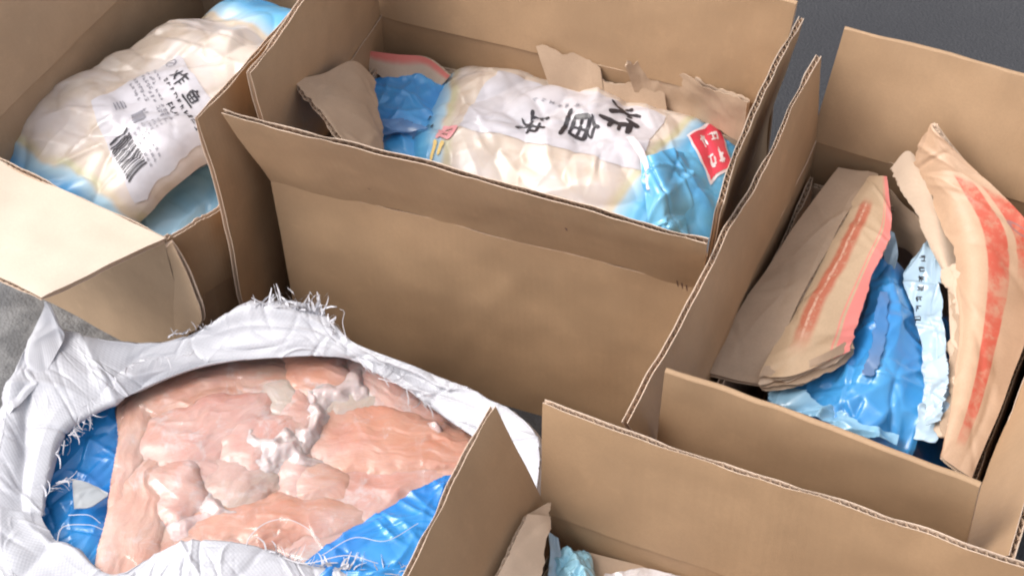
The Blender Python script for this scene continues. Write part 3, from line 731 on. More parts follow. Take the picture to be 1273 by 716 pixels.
# the label's text reads along a, lines stacked against b
SA = np.array([bagA.L / 2, bagA.W / 2])
def asurf(off):
    def f(x, y):
        xy = qmA(x, y); return bagA.P(xy[..., 0], xy[..., 1], off)
    return f
st = place(Z1, .32, .86, .19, .17) + place(Z2, .56, .86, .17, .15)
ribbons(asurf(.002), st, 3).build('lettering', M_INK, loA)
rs = np.random.RandomState(21); dk, gr = [], []
def line(lst, a0, b0, n, sz, rs, step=1.15):
    for i in range(n): lst.extend(place(scribble(rs), a0 + i * sz * step, b0, sz, sz * 1.0))
line(dk, .26, .745, 7, .055, rs); line(dk, .74, .75, 3, .06, rs)
line(dk, .50, .66, 3, .07, rs, 1.0); line(gr, .46, .60, 5, .05, rs); line(gr, .46, .55, 5, .05, rs)
for k, (a0, b0, n) in enumerate([(.05, .70, 4), (.02, .64, 5), (.05, .58, 5), (.30, .62, 3), (.28, .56, 3), (.03, .50, 4), (.22, .50, 3), (.08, .44, 5), (.42, .44, 2)]): line(gr, a0, b0, n, .042, rs)
for k in range(6): line(gr, .60 + .0 * k, .50 - k * .045, 4, .03, rs)
for k in range(3): line(gr, .80, .36 - k * .05, 3, .035, rs)
for k in range(4): gr.append(([(.20 + k * .0, .30 - k * .03), (.30, .30 - k * .03)], .012, .012))
ribbons(asurf(.002), dk, 4).build('small_print', M_INK, loA); ribbons(asurf(.002), gr, 5).build('small_print', M_INKG, loA)
bars = []; x = .50
rs = np.random.RandomState(4)
while x < .86:
    wd = rs.choice([.006, .010, .016]); bars.append(([(x, .03), (x, .24)], wd, wd)); x += wd + rs.choice([.006, .010, .014])
ribbons(asurf(.002), bars, 6, 0.0).build('barcode', M_INK, loA)
ribbons(asurf(.002), [([(.42 + .02 * k, .30), (.42 + .02 * k, .42)], .02, .02) for k in range(6)], 6, 0.0).build('grey_square', M_INKG, loA)
ribbons(asurf(.002), [(([(.06 + .05 * math.cos(t), .88 + .05 * math.sin(t)) for t in np.linspace(0, 6.28, 14)]), .012, .012), ([(.03, .86), (.09, .90)], .012, .012)], 6, 0.0).build('round_mark', M_INKG, loA)

dummyblue('blue_bag', 'blue plastic bag showing under the barcode bag in the left carton', 'bag', (-.215, .155, .095), (.13, 1, 0), (-1, .13, 0), .40, .25, .06, 14, M_SKYB)


# ------------------------------------------------------------------ torn inner carton of the centre carton
IK = [M_KRAFT_IN, M_PULP, M_FLUTE]
tc = thing('torn_inner_carton', 'torn brown inner carton around the bags in the middle carton', 'inner carton', (.25, .16, .01), 'torn inner cartons')
sheet('torn_flap', patch([[(360, 102, .372), (398, 95, .352), (438, 78, .330), (466, 100, .300)], [(382, 128, .362), (415, 125, .345), (452, 122, .318), (474, 135, .292)], [(402, 152, .352), (430, 155, .335), (464, 160, .308), (476, 165, .284)], [(426, 180, .342), (448, 190, .322), (474, 200, .298), (478, 195, .278)]]), tc, IK, torn=.010, tornlo=.007, seed=201, warp=.006, nv=24, crumple=14)
sheet('torn_flap', patch([[(448, 62, .272), (462, 92, .25)], [(492, 68, .275), (492, 113, .245)], [(530, 72, .275), (525, 108, .245)], [(560, 94, .262), (545, 112, .245)]]), tc, [M_RE, M_PULP, M_FLUTE], torn=.012, seed=203, warp=.003, Hh=.05)
sheet('torn_flap', patch([[(686, 118, .262), (664, 46, .318)], [(720, 124, .262), (705, 62, .312)], [(752, 128, .262), (746, 80, .302)]]), tc, IK, torn=.014, seed=205, warp=.005)
sheet('torn_flap', patch([[(740, 128, .258), (737, 88, .290)], [(780, 132, .258), (777, 94, .290)], [(830, 140, .258), (826, 102, .288)]]), tc, IK, torn=.010, seed=206, warp=.003)
sheet('torn_flap', patch([[(795, 126, .262), (776, 80, .318)], [(838, 138, .258), (812, 66, .325)], [(882, 156, .255), (864, 90, .322)], [(922, 178, .252), (930, 126, .316)]]), tc, IK, crumple=14, torn=.016, seed=207, warp=.007)
t6 = thing('blue_bag', 'bright blue plastic film showing left of the lettered bag in the middle carton', 'bag', (.06, .2, .2))
film_patch('film', [[(440, 100, .245), (500, 96, .25), (566, 100, .25)], [(448, 130, .25), (505, 126, .258), (560, 130, .25)], [(455, 165, .25), (500, 165, .258), (540, 165, .25)], [(460, 205, .24), (500, 205, .25), (530, 205, .24)]], M_BLUE_L, t6, wr=.006, seed=131, nu=60, nv=60)
film_patch('milky_film', [[(456, 150, .262), (500, 146, .266)], [(475, 168, .262), (535, 160, .264)]], M_FILM_REFL, t6, wr=.004, seed=132, nu=30, nv=16, rag=.1)
film_patch('gathered_end', [[(796, 196, .285), (812, 192, .292), (832, 186, .285), (850, 190, .275)], [(802, 240, .268), (822, 236, .280), (842, 228, .268), (862, 226, .258)], [(806, 268, .258), (828, 270, .266), (846, 268, .254), (858, 262, .245)], [(810, 290, .245), (832, 294, .25), (850, 298, .24), (856, 294, .236)]], M_ENDB, tB, wr=.006, seed=133, nu=70, nv=70, sc1=30)
film_patch('film_twist', [[(779, 172, .289), (788, 170, .291)], [(788, 186, .290), (799, 184, .292)], [(800, 206, .287), (806, 204, .288)], [(804, 236, .276), (809, 235, .276)]], M_WHITEP, tB, wr=.004, seed=134, nu=40, nv=14, sc1=40)
sheet('wall', bil((.016, .016, .008), (.486, .016, .008), (.016, .016, .20), (.486, .016, .20)), tc, IK, seed=208)
sheet('wall', bil((.016, .286, .008), (.486, .282, .008), (.016, .286, .25), (.486, .284, .25)), tc, IK, seed=209)
sheet('wall', bil((.486, .026, .008), (.486, .272, .008), (.486, .026, .235), (.486, .272, .235)), tc, IK, seed=210)
sheet('wall', bil((.016, .026, .008), (.016, .276, .008), (.016, .026, .255), (.016, .276, .26)), tc, IK, seed=211)

# ------------------------------------------------------------------ torn inner carton of the right carton
t2 = thing('torn_inner_carton', 'torn red-printed inner carton inside the right carton', 'inner carton', (.69, .0, .01), 'torn inner cartons')
sheet('torn_flap', patch([[(1042, 210, .285), (1092, 218, .288)], [(985, 290, .283), (1050, 275, .295)], [(925, 380, .280), (1000, 365, .295)], [(868, 462, .278), (948, 478, .27)]]), t2, IK, seed=221, warp=.0025, nu=80, nv=26, crumple=14)
sheet('torn_flap', patch([[(1082, 222, .292), (1090, 222, .296), (1104, 222, .30)], [(1055, 262, .292), (1078, 262, .302), (1108, 292, .30)], [(1020, 322, .290), (1050, 320, .304), (1092, 330, .298)], [(985, 385, .288), (1015, 385, .302), (1068, 395, .292)], [(945, 468, .280), (985, 468, .290), (1058, 436, .282)]]), t2, [M_RB, M_PULP, M_FLUTE], torn=.003, seed=222, warp=.0025, L=.33, Hh=.145, nv=26, crumple=18)
for k in range(4):
    o_, zz_ = k * 3.2, -.004 * k
    sheet('torn_paper_layer', patch([[(940 + k * 2, 476 + o_, .280 + zz_), (950, 455, .286 + zz_)], [(990, 474 + o_, .288 + zz_), (992, 452, .292 + zz_)], [(1030, 458 + o_, .286 + zz_), (1028, 438, .292 + zz_)], [(1064 - k, 438 + o_, .280 + zz_), (1058, 420, .288 + zz_)]]), t2, [M_PULP if k % 2 else M_KRAFT_IN, M_PULP, M_PULP], tornlo=.007, seed=223 + k * 17, flute=False, th=.0022, warp=.003)
sheet('torn_flap', patch([[(1158, 152, .382), (1162, 155, .382), (1164, 158, .382)],
                          [(1136, 196, .335), (1172, 196, .355), (1206, 206, .352)],
                          [(1144, 226, .318), (1190, 232, .340), (1275, 275, .325)],
                          [(1168, 275, .305), (1215, 285, .325), (1300, 320, .300)],
                          [(1186, 340, .295), (1222, 348, .312), (1296, 362, .290)],
                          [(1194, 420, .290), (1216, 425, .300), (1270, 434, .285)],
                          [(1185, 500, .285), (1200, 505, .290), (1240, 514, .280)],
                          [(1168, 566, .280), (1178, 575, .280), (1208, 594, .278)]]), t2, [M_RS, M_PULP, M_FLUTE], tornlo=.016, seed=224, warp=.003, nv=30, nu=150, crumple=30, L=.40, Hh=.125)
sheet('torn_paper_layer', patch([[(1105, 212, .325), (1128, 188, .336), (1146, 210, .325)],
                                 [(1118, 236, .312), (1140, 230, .318), (1160, 250, .312)],
                                 [(1140, 268, .300), (1160, 272, .306), (1180, 290, .300)],
                                 [(1152, 300, .292), (1172, 318, .298), (1194, 335, .290)],
                                 [(1176, 350, .286), (1186, 370, .290), (1200, 400, .285)],
                                 [(1182, 420, .284), (1190, 440, .285), (1200, 470, .280)]]), t2, [M_PULP, M_PULP, M_PULP], tornlo=.006, seed=225, flute=False, th=.0025, warp=.003, nv=12)
for k in range(3):
    dx_ = 7 * k
    sheet('torn_paper_layer', patch([[(1182 - dx_, 330 + 4 * k, .296 - .003 * k), (1206, 325, .308 - .003 * k)], [(1190 - dx_, 400, .289 - .003 * k), (1214, 395, .300 - .003 * k)], [(1184 - dx_, 470, .285 - .003 * k), (1208, 470, .293 - .003 * k)], [(1172 - dx_, 540, .280 - .003 * k), (1192, 545, .286 - .003 * k)]]), t2, [M_PULP if k != 1 else M_KRAFT_IN, M_PULP, M_PULP], tornlo=.009, seed=270 + k * 13, flute=False, th=.0022, warp=.004, crumple=14)
for k, (a, b, h) in enumerate([((.545, -.212), (.800, -.236), .20), ((.568, .236), (.845, .215), .25), ((.545, -.205), (.566, .228), .27), ((.806, -.225), (.846, .205), .265)]):
    sheet('wall', bil((*a, .008), (*b, .008), (*a, h), (*b, h)), t2, IK, seed=230 + k)
# crumpled brown paper in the far gap
sheet('crumpled_paper', patch([[(1095, 232, .262), (1130, 260, .26), (1165, 290, .262)], [(1098, 262, .235), (1128, 285, .25), (1155, 305, .245)], [(1102, 300, .235), (1122, 310, .23), (1140, 330, .235)]]), t2, [M_KRAFT_IN, M_PULP, M_PULP], seed=240, flute=False, th=.002, warp=.010)

# blue bag in the right carton
t3 = thing('blue_bag', 'creased deep blue and pale blue plastic bag in the right carton', 'bag', (.69, -.02, .03))
film_patch('blue_film', [[(1075, 315, .25), (1105, 316, .265), (1128, 340, .25)], [(1060, 380, .255), (1105, 370, .285), (1142, 400, .262)], [(1035, 430, .252), (1095, 440, .285), (1150, 455, .265)],
                         [(985, 470, .250), (1075, 490, .272), (1150, 500, .262)], [(950, 505, .235), (1050, 535, .255), (1140, 548, .245)], [(940, 560, .21), (1040, 585, .22), (1120, 600, .215)]], M_BLUE_L, t3, wr=.0050, seed=31, nu=110, nv=80)
film_patch('pale_film', [[(948, 478, .258), (985, 478, .262)], [(960, 498, .262), (1010, 492, .264)], [(1000, 515, .262), (1040, 505, .268)], [(1060, 540, .262), (1075, 525, .268)], [(1115, 552, .262), (1120, 535, .264)]], M_SKYB, t3, wr=.012, seed=32, rag=.14, sc1=40, nu=110, nv=50)
film_patch('pale_film', [[(1150, 300, .275), (1190, 290, .285)], [(1122, 340, .272), (1172, 340, .29)], [(1136, 390, .272), (1174, 400, .288)], [(1146, 440, .270), (1178, 450, .285)], [(1148, 490, .266), (1182, 500, .28)], [(1135, 545, .262), (1165, 550, .27)]], M_PALEB, t3, wr=.008, seed=33, sc1=40, nu=120, nv=50, rag=.06)
film_patch('pale_film', [[(1100, 285, .275), (1112, 290, .275)], [(1097, 310, .27), (1116, 312, .275)], [(1102, 332, .265), (1112, 335, .27)]], M_PALEB, t3, nu=24, nv=16, wr=.002, seed=34)
film_patch('film_reflection', [[(1092, 362, .286), (1106, 362, .287)], [(1085, 400, .289), (1104, 404, .289)], [(1078, 440, .2885), (1096, 446, .2885)], [(1070, 465, .283), (1086, 468, .283)]], M_FILM_REFL, t3, nu=40, nv=20, wr=.002, seed=35, rag=.30)  # reflection on the blue film, painted as a coloured strip
film_patch('grey_film', [[(1150, 455, .285), (1178, 440, .292)], [(1146, 490, .284), (1180, 480, .29)], [(1150, 530, .276), (1172, 520, .282)]], M_PALEB, t3, nu=50, nv=36, wr=.006, seed=36, rag=.2)
# lettering column on the pale film
st = []; rs = np.random.RandomState(77)
for k in range(7): st += place(scribble(rs) + scribble(rs)[:2], 1147 - k * 1.0, 322 + k * 12.2, 10, 10)
def csurf(x, y):
    return np.array([pix(a, b_, .3005) for a, b_ in zip(x.ravel(), y.ravel())]).reshape(*x.shape, 3)
ribbons(csurf, st, 7).build('lettering', M_INK, t3)
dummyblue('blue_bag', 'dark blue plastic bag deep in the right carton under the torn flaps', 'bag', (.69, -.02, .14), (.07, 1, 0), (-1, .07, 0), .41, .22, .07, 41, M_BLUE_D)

# ------------------------------------------------------------------ front carton's contents
t4 = thing('torn_inner_carton', 'pale torn cardboard inside the carton nearest the camera', 'inner carton', (.68, -.47, .01), 'torn inner cartons')
sheet('torn_flap', patch([[(652, 640, .335), (684, 642, .318)], [(640, 668, .338), (682, 664, .316)], [(622, 705, .340), (678, 700, .312)], [(600, 750, .338), (668, 750, .31)], [(585, 800, .33), (650, 800, .305)]]), t4, [M_PULP, M_PULP, M_PULP], torn=.006, tornlo=.004, seed=251, warp=.005, nv=12)
sheet('torn_flap', patch([[(654, 640, .325), (684, 624, .325)], [(664, 652, .32), (682, 648, .315)]]), t4, IK, torn=.003, tornlo=.003, seed=252)
sheet('torn_flap', patch([[(718, 684, .262), (700, 760, .25)], [(790, 702, .262), (780, 770, .25)], [(880, 722, .260), (880, 790, .25)], [(1000, 760, .26), (1000, 820, .25)]]), t4, IK, torn=.004, seed=253)
film_patch('film', [[(752, 712, .272), (740, 760, .27)], [(800, 704, .276), (800, 760, .275)], [(850, 718, .272), (860, 770, .27)]], M_FILM, t4, wr=.006, seed=54, nu=40, nv=30)
for k, (a, b, h) in enumerate([((.452, -.61), (.920, -.63), .2), ((.462, -.335), (.930, -.358), .23), ((.452, -.60), (.460, -.345), .27)]):
    sheet('wall', bil((*a, .008), (*b, .008), (*a, h), (*b, h)), t4, IK, seed=260 + k)
c5 = pix(710, 720, .24)
o5, _ = dummyblue('blue_bag', 'light blue plastic bag end in the carton nearest the camera', 'bag', pix(716, 742, .268), (.5, -1, 0), (1, .5, 0), .10, .042, .018, 61, M_SKYB2, nl=6)
film_patch('pale_film', [[(682, 660, .29), (694, 668, .288)], [(684, 690, .285), (700, 700, .28)], [(680, 720, .28), (705, 725, .275)]], M_PALEB, o5, nu=24, nv=16, wr=.003, seed=62)

# ------------------------------------------------------------------ woven sack with frozen meat
tS = thing('woven_sack', 'white woven sack slit open around raw pink meat, in front of the middle carton', 'sack', (.08, -.25, 0))
#        opening edge             ridge               mid side            foot (world offsets outwards are from these pixels)
SK = [((52, 640, .150), (-14, 628, .165)), ((64, 565, .158), (2, 540, .178)), ((84, 530, .164), (14, 478, .188)), ((118, 510, .168), (44, 400, .205)), ((140, 500, .170), (74, 404, .196)),
      ((170, 488, .172), (112, 416, .192)), ((215, 469, .176), (190, 421, .192)), ((262, 455, .180), (248, 408, .198)), ((325, 446, .184), (312, 384, .208)), ((400, 442, .188), (398, 388, .210)),
      ((446, 452, .188), (440, 424, .205)), ((500, 482, .184), (525, 456, .204)), ((552, 520, .180), (596, 486, .202)), ((598, 552, .176), (664, 536, .200)), ((622, 600, .170), (668, 610, .196)),
      ((590, 690, .164), (640, 716, .185)), ((520, 712, .168), (570, 775, .17)), ((440, 706, .174), (455, 790, .17)), ((380, 702, .178), (390, 775, .18)), ((330, 684, .184), (335, 755, .18)), ((270, 675, .188), (270, 750, .18)), ((222, 677, .186), (215, 760, .18)),
      ((182, 694, .178), (150, 770, .18)), ((136, 712, .164), (90, 770, .17)), ((84, 680, .154), (20, 720, .165))]
op = np.array([pix(*a) for a, b in SK]); rd = np.array([pix(*b) for a, b in SK])
cS = rd.mean(0); outd = rd - cS; outd[:, 2] = 0; outd /= np.linalg.norm(outd, axis=1)[:, None]
mid = rd + outd * .022; mid[:, 2] *= .5; ft = rd + outd * .012; ft[:, 2] = .003
mid[:, 1] = np.minimum(mid[:, 1], -.012); ft[:, 1] = np.minimum(ft[:, 1], -.014)
tuck = op + outd * .003; tuck[:, 2] -= .004
half = (op + rd) / 2; half[:, 2] += .001
q1 = op * .8 + rd * .2; q1[:, 2] += .003
def closed(P, n):
    N = len(P); t = np.arange(n) / n * N; i = t.astype(int); f = (t - i)[:, None]
    p0, p1, p2, p3 = P[(i - 1) % N], P[i % N], P[(i + 1) % N], P[(i + 2) % N]
    return .5 * (2 * p1 + (p2 - p0) * f + (2 * p0 - 5 * p1 + 4 * p2 - p3) * f ** 2 + (3 * p1 - p0 - 3 * p2 + p3) * f ** 3)
NS = 1100
loops = np.stack([closed(x, NS) for x in (tuck, op, q1, half, rd, (rd * .55 + mid * .45 + outd * .006), mid, ft)], 0)
rr = np.concatenate([np.linspace(0, .143, 5)[:-1], np.linspace(.143, .571, 76)[:-1], np.linspace(.571, 1, 34)])
tl_ = rr * 7; il_ = np.minimum(tl_.astype(int), 6); fl_ = (tl_ - il_)[:, None, None]
SG = (.35 * crm(loops, rr) + .65 * (loops[il_] * (1 - fl_) + loops[il_ + 1] * fl_)).swapaxes(0, 1)                      # (NS, nr, 3)
dS = np.roll(SG, -1, 0) - np.roll(SG, 1, 0); dR = np.gradient(SG, axis=1); nn = np.cross(dR, dS); nn /= np.linalg.norm(nn, axis=-1, keepdims=True) + 1e-12
cl_ = np.concatenate([[0], np.cumsum(np.linalg.norm(np.diff(loops[3], axis=0), axis=1))]); rl_ = np.concatenate([[0], np.cumsum(np.linalg.norm(np.diff(SG[NS // 3], axis=0), axis=1))])
cx_, cy_ = np.meshgrid(cl_ - cl_[-1] / 2, rl_ - rl_[-1] / 2, indexing='ij')
wr = creases(cx_, cy_, 110, 5, cl_[-1], rl_[-1], (.002, .007), (.03, .09), (.0012, .004), .35, .7) + creases(cx_, cy_, 60, 6, cl_[-1], rl_[-1], (.006, .016), (.05, .14), (.003, .008), .2, .6)
wr = wr + creases(cx_, cy_, 420, 7, cl_[-1], rl_[-1], (.0010, .0026), (.008, .035), (.0006, .0022)) + creases(cx_, cy_, 150, 8, cl_[-1], rl_[-1], (.0015, .003), (.02, .06), (.001, .003), 1.45, .35)
wr = wr + .006 * fbm(SG, 7, 2, 5)
SGw = SG + nn * (wr * np.clip(rr * 8, .25, 1)[None])[..., None]
SGw[..., 2] = np.maximum(SGw[..., 2], .002)
cl = np.concatenate([[0], np.cumsum(np.linalg.norm(np.diff(loops[3], axis=0), axis=1))])
rl = np.concatenate([[0], np.cumsum(np.linalg.norm(np.diff(SG[NS // 3], axis=0), axis=1))])
uvS = np.stack(np.meshgrid(cl, rl, indexing='ij'), -1)
mb = MB(); mb.grid(SGw, 0, uvS, loop=True, flip=True)
sk = mb.build('sack_cloth', M_SACK, tS)
# corner peak of the sack
film_patch('sack_corner', [[(2, 520, .180), (20, 505, .186), (45, 480, .188)], [(20, 465, .190), (38, 450, .196), (70, 440, .194)], [(40, 415, .202), (52, 410, .206), (80, 416, .198)], [(58, 376, .228), (60, 376, .229), (63, 378, .228)]], M_SACK, tS, wr=.005, seed=71, nu=80, nv=50)
# threads
def tube(mb, pts, r0, r1, sides=4):
    pts = np.array(pts, float); d = np.gradient(pts, axis=0); d /= np.linalg.norm(d, axis=1)[:, None] + 1e-9
    a = np.cross(d, [0.3, .2, .9]); a /= np.linalg.norm(a, axis=1)[:, None] + 1e-9; b = np.cross(d, a)
    rr_ = np.linspace(r0, r1, len(pts)); t = np.arange(sides + 1) / sides * 2 * np.pi
    G_ = pts[:, None] + (a[:, None] * np.cos(t)[None, :, None] + b[:, None] * np.sin(t)[None, :, None]) * rr_[:, None, None]; mb.grid(G_, 0)
def fringe(name, path, dirpx, n, ln, seed, r=.0006, zup=.01, curl=.3, wide=.0):
    """short loose yarns along a path of (u, v, z); dirpx = pixel direction they point in"""
    rs = np.random.RandomState(seed); P = np.array(path, float); mb = MB()
    for k in range(n):
        x = np.array([rs.rand()]); b = crm(P, x)[0]; a = rs.normal(0, curl); c, s_ = math.cos(a), math.sin(a)
        d = np.array([dirpx[0] * c - dirpx[1] * s_, dirpx[0] * s_ + dirpx[1] * c]); l = ln * rs.uniform(.35, 1.1); bend = rs.normal(0, .35) * l
        pts = []; cv = rs.normal(0, 1.0); an = 0.0; pos2 = b[:2].copy()
        for t in np.linspace(0, 1, 8):
            pts.append(pix(pos2[0], pos2[1], b[2] + zup * t * (1 - .55 * t) * rs.uniform(.8, 1.2)))
            an += (cv + rs.normal(0, .8)) / 7; dd = np.array([d[0] * math.cos(an) - d[1] * math.sin(an), d[0] * math.sin(an) + d[1] * math.cos(an)]); pos2 = pos2 + dd * l / 7
        pts = np.array(pts); tw = np.array([rs.normal(), rs.normal(), rs.normal() * .5]); tw /= np.linalg.norm(tw)
        wd = r * rs.uniform(.7, 2.0) * np.array([1, 1, 1, .9, .8, .7, .5, .3]); mb.grid(np.stack([pts - tw * wd[:, None], pts + tw * wd[:, None]], 1), 0); mb.grid(np.stack([pts - tw * wd[:, None], pts + tw * wd[:, None]], 1) - np.array([0, 0, .0003]), 0, flip=True)
    return mb.build(name, M_THREAD, tS)
fringe('frayed_edge', [(312, 390, .208), (345, 386, .212), (380, 388, .212), (402, 392, .21)], (.08, -1), 54, 32, 81, .0011, .018, .30)
fringe('frayed_edge', [(402, 392, .21), (412, 405, .208), (414, 418, .206)], (.6, -.4), 14, 18, 82, .0009, .006, .8)
fringe('frayed_edge', [(208, 420, .193), (240, 412, .197), (262, 404, .20)], (.4, -1), 16, 14, 83, .0006, .006, .7)
fringe('frayed_edge', [(60, 575, .160), (90, 535, .166), (115, 515, .170)], (.8, .7), 26, 20, 84, .0006, .004, .6)
fringe('frayed_edge', [(95, 520, .178), (130, 480, .188), (170, 450, .192), (230, 440, .194)], (.5, .8), 40, 18, 85, .0005, .003, .7)
fringe('frayed_edge', [(55, 620, .158), (70, 600, .160), (90, 595, .164)], (1, -.1), 16, 20, 86, .0006, .004, .6)
fringe('frayed_edge', [(395, 704, .182), (440, 708, .180), (500, 714, .176), (525, 716, .175)], (.2, -1), 46, 22, 87, .0007, .008, .7)
fringe('frayed_edge', [(330, 684, .188), (360, 694, .186), (390, 704, .184)], (.5, -1), 18, 20, 88, .0006, .008, .6)
fringe('frayed_edge', [(450, 452, .194), (500, 480, .190), (530, 500, .188)], (.9, .4), 26, 22, 89, .0005, .003, .5)
def thread(path, r=.0006):
    mb = MB(); P = np.array([pix(*p) for p in path]); tube(mb, crm(P, np.linspace(0, 1, 24)), r, r * .7); return mb.build('thread', M_THREAD, tS)
thread([(303, 694, .185), (310, 668, .192), (330, 650, .196), (356, 645, .196), (380, 655, .194), (398, 672, .188)])
thread([(345, 690, .185), (380, 700, .19), (430, 690, .192), (470, 700, .185)], .0007)
thread([(70, 680, .150), (78, 655, .155), (110, 652, .155), (128, 658, .152)])
thread([(85, 640, .152), (110, 640, .156), (125, 650, .154)], .0005)
thread([(432, 425, .205), (426, 402, .21), (428, 388, .208), (422, 384, .2)], .0005)
thread([(470, 470, .19), (500, 478, .196), (524, 482, .192)], .0006)
thread([(400, 690, .186), (440, 668, .188), (480, 672, .188), (520, 650, .186)], .0005)

# blue liner
film_patch('liner', [[(40, 560, .135), (46, 620, .128), (40, 690, .125)], [(90, 525, .142), (95, 600, .130), (90, 700, .128)], [(140, 500, .145), (130, 600, .128), (120, 715, .128)], [(185, 478, .140), (170, 600, .120), (160, 730, .120)]], M_BLUE, tS, wr=.004, seed=91, sc1=16, nu=110, nv=120)
film_patch('liner', [[(440, 655, .172), (395, 686, .176), (360, 715, .174)], [(490, 622, .176), (450, 668, .182), (420, 725, .178)], [(530, 602, .176), (500, 660, .182), (475, 735, .178)], [(558, 591, .172), (548, 640, .178), (530, 735, .172)], [(580, 600, .160), (575, 650, .165), (560, 735, .16)]], M_BLUE, tS, wr=.0045, seed=92, sc1=18, nu=110, nv=110, rag=.03)
film_patch('liner_window', [[(90, 595, .1495), (92, 632, .1495)], [(110, 600, .150), (112, 630, .150)], [(134, 612, .1485), (134, 616, .1485)]], M_GREYF, tS, nu=24, nv=20, wr=.002, seed=93, sc1=20)

# frozen meat: fillets pressed together in a slab, each its own piece of the slab's relief
tM = thing('frozen_meat_block', 'frozen block of raw pink fillets in the open woven sack', 'meat', (.09, -.27, .02))
mq = [(158, 484, .150), (300, 440, .155), (430, 432, .158), (540, 490, .158), (625, 570, .155), (560, 680, .150), (440, 712, .148), (330, 722, .146), (134, 730, .142), (134, 640, .144), (146, 560, .147)]
rim = closed(np.array([pix(*q) for q in mq]), 300)
mbk = MB(); side = np.repeat(rim[:, None], 10, 1).copy(); side[..., 2] = np.linspace(.148, .02, 10)[None]; side += .003 * fbm(side, 30, 2, 3)[..., None]
cc_ = rim.mean(0); ks = np.linspace(0, 1, 12); mbk.grid(side, 0, None, loop=True)
def inside(P, x, y):
    c = np.zeros(x.shape, bool); j = len(P) - 1
    for i in range(len(P)):
        xi, yi, xj, yj = P[i, 0], P[i, 1], P[j, 0], P[j, 1]
        c ^= ((yi > y) != (yj > y)) & (x < (xj - xi) * (y - yi) / (yj - yi + 1e-12) + xi); j = i
    return c
pk, so_, pe, gy = M_MEAT
#      u    v   len wid ang  rise  base mat
FL = [(258, 480, 100, 27, -13, .016, .150, pe), (392, 468, 50, 32, 16, .022, .152, so_), (262, 532, 92, 46, -24, .020, .152, pk), (330, 548, 62, 34, -14, .022, .153, pk), (222, 610, 36, 44, 20, .026, .152, pk),
      (172, 642, 105, 40, -66, .014, .150, pe), (490, 548, 118, 50, 8, .024, .151, so_), (478, 606, 100, 34, -8, .016, .150, pk), (345, 644, 125, 36, -5, .020, .151, so_), (300, 596, 52, 36, -28, .018, .152, gy),
      (345, 506, 50, 36, 20, .013, .151, gy), (368, 520, 22, 46, 12, .018, .153, pk), (402, 598, 40, 28, 10, .016, .152, pe), (158, 560, 84, 26, -74, .012, .150, pe), (478, 484, 62, 30, 28, .014, .151, pk),
      (432, 512, 50, 30, -30, .012, .150, gy), (250, 580, 56, 34, 10, .014, .151, pk), (292, 672, 76, 32, -8, .013, .150, pe), (206, 682, 60, 36, -30, .012, .149, pe), (560, 572, 66, 40, 14, .014, .150, pe), (372, 578, 26, 44, 8, .016, .152, pk), (420, 660, 80, 40, -14, .012, .149, pk), (330, 470, 60, 30, -6, .012, .149, pe), (520, 520, 60, 30, 24, .012, .150, pk)]
FATS = [(389, 526, 9, 27, 22, .021, .156), (352, 560, 24, 9, 12, .019, .157), (268, 634, 17, 6, -6, .012, .155), (540, 546, 13, 6, 10, .022, .154), (420, 488, 26, 9, -40, .014, .155)]
X0, X1, Y0, Y1 = rim[:, 0].min(), rim[:, 0].max(), rim[:, 1].min(), rim[:, 1].max(); RES = .0016
gx, gy_ = np.meshgrid(np.arange(X0, X1, RES), np.arange(Y0, Y1, RES), indexing='ij'); G0 = np.stack([gx, gy_, np.zeros_like(gx)], -1)
wx_, wy_ = .011 * fbm(G0, 20, 2, 41) + .0020 * fbm(G0, 80, 3, 43), .011 * fbm(G0, 20, 2, 42) + .0020 * fbm(G0, 80, 3, 44)
msk = inside(rim, gx, gy_)
HS, UVS = [], []
for k, f in enumerate(FL + FATS):
    u, v, lu, lv, an, rise, base = f[:7]; c = pix(u, v, .155); a = math.radians(an)
    ex = pix(u + math.cos(a) * lu, v + math.sin(a) * lu, .155) - c; ey = pix(u - math.sin(a) * lv, v + math.cos(a) * lv, .155) - c
    Mi = np.linalg.inv(np.array([[ex[0], ey[0]], [ex[1], ey[1]]])); fat = k >= len(FL); q = 2.4 if fat else 1.0
    dx, dy = gx + wx_ * q - c[0], gy_ + wy_ * q - c[1]; xi, et = Mi[0, 0] * dx + Mi[0, 1] * dy, Mi[1, 0] * dx + Mi[1, 1] * dy
    et = et * (1 + .25 * xi); r = np.sqrt(xi ** 2 + et ** 2)
    hh = base + rise * (.26 if fat else .46) * np.where(r < 1, np.clip(1 - np.clip(r, 0, 1) ** 2.4, 0, 1) ** (.95 if fat else .62), -(r - 1) * 1.5) + (.46 * rise if fat else .0)
    um, vm = xi * np.linalg.norm(ex), et * np.linalg.norm(ey); P3 = np.stack([um, vm, np.full_like(um, k * 1.7)], -1)
    hh = hh + .0026 * fbm(P3, 15, 2, k) + .0009 * fbm(P3 * np.array([.3, 1, 1]), 90, 3, k + 3) + creases(um, vm, 6, k, .14, .08, (.002, .005), (.02, .06), (.0006, .0016), 0.0, .4)
    if fat: hh = hh + .0005 * ridge(P3, 60, 1, k) - .0010
    HS.append(hh); UVS.append(np.stack([um, vm], -1))
HS = np.stack(HS); top = HS.max(0)
def smooth_(a, n):
    for _ in range(n):
        a = np.pad(a, 1, mode='edge'); a = (a[:-2, 1:-1] + a[2:, 1:-1] + a[1:-1, :-2] + a[1:-1, 2:] + 2 * a[1:-1, 1:-1]) / 6
    return a
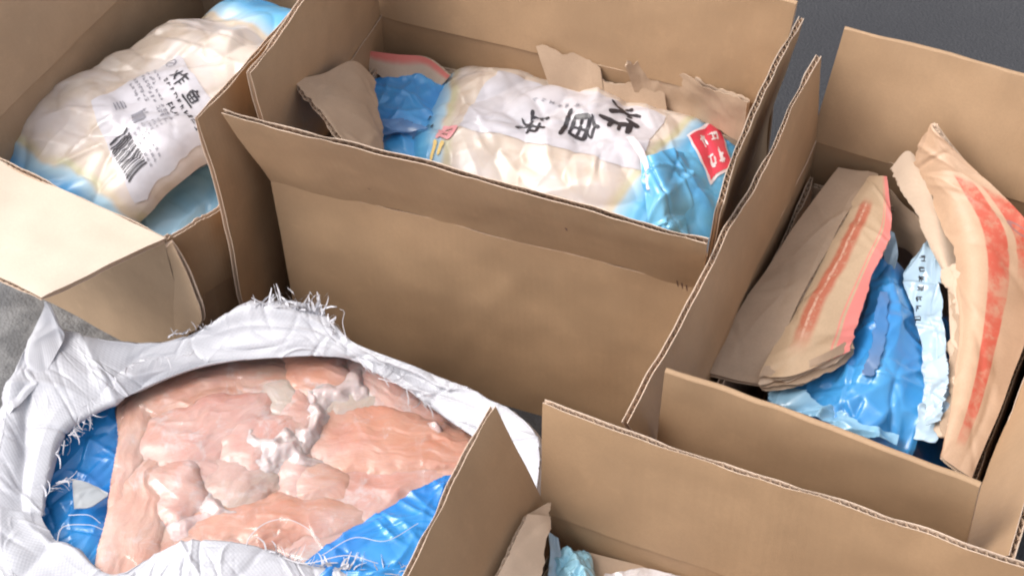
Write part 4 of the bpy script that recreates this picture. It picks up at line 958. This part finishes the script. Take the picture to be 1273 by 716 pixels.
def relief(mb, zf, mask, uv=None):
    cell = mask[:-1, :-1] & mask[1:, :-1] & mask[1:, 1:] & mask[:-1, 1:]; ii, jj = np.nonzero(cell); nb = gx.shape[1]
    q = np.stack([ii * nb + jj, (ii + 1) * nb + jj, (ii + 1) * nb + jj + 1, ii * nb + jj + 1], -1); used, inv = np.unique(q, return_inverse=True)
    mb.add(np.stack([gx.ravel()[used], gy_.ravel()[used], zf.ravel()[used]], -1), inv.reshape(-1, 4).tolist(), 0, None if uv is None else uv.reshape(-1, 2)[used])
relief(mbk, smooth_(top, 2) - .0016, msk, np.stack([gx, gy_], -1)); mbk.build('block', M_MEAT[0], tM)
fm = MB(); fz = np.maximum(smooth_(top, 30), smooth_(top, 6) - .001) + .0022 + creases(gx - .1, gy_ + .28, 130, 19, .5, .36, (.0014, .004), (.015, .06), (.0006, .0020))
relief(fm, fz, msk & inside(rim * .965 + rim.mean(0) * .035, gx, gy_)); fm.build('clear_film', M_CLEAR, tM)
for k, f in enumerate(FL + FATS):
    keep = (HS[k] > top - .0026) & msk
    cell = keep[:-1, :-1] & keep[1:, :-1] & keep[1:, 1:] & keep[:-1, 1:]
    if cell.sum() < 30: continue
    if k >= len(FL):                      # keep the largest connected piece only
        left = set(map(tuple, np.argwhere(cell))); best = []
        while left:
            stack = [left.pop()]; comp = [stack[0]]
            while stack:
                i_, j_ = stack.pop()
                for nb_ in ((i_ + 1, j_), (i_ - 1, j_), (i_, j_ + 1), (i_, j_ - 1)):
                    if nb_ in left: left.remove(nb_); stack.append(nb_); comp.append(nb_)
            if len(comp) > len(best): best = comp
        cell = np.zeros_like(cell); cell[tuple(np.array(best).T)] = True
    ii, jj = np.nonzero(cell); nb = gx.shape[1]; q = np.stack([ii * nb + jj, (ii + 1) * nb + jj, (ii + 1) * nb + jj + 1, ii * nb + jj + 1], -1)
    used, inv = np.unique(q, return_inverse=True); P = np.stack([gx.ravel()[used], gy_.ravel()[used], HS[k].ravel()[used]], -1)
    mb = MB(); mb.add(P, inv.reshape(-1, 4).tolist(), 0, UVS[k].reshape(-1, 2)[used]); fat = k >= len(FL)
    mb.build('fat_streak' if fat else 'fillet', M_FAT if fat else f[7], tM)
# clear film rim along the left edge of the block
mb = MB(); e1 = crm(np.array([pix(*p) for p in [(166, 490, .150), (156, 530, .150), (146, 580, .150), (138, 640, .148), (132, 715, .146)]]), np.linspace(0, 1, 60)); e1 = e1 + .0015 * fbm(e1, 50, 2, 2)[:, None]
dn = np.array([-.004, -.002, -.05]); tp_ = np.array([.006, 0, .003])
mb.grid(np.stack([e1 + tp_, e1, e1 + dn * .1, e1 + dn], 1), 0, None); mb.build('film_rim', M_FILM, tM)

for o in bpy.data.objects:
    if '_base' in o: del o['_base']
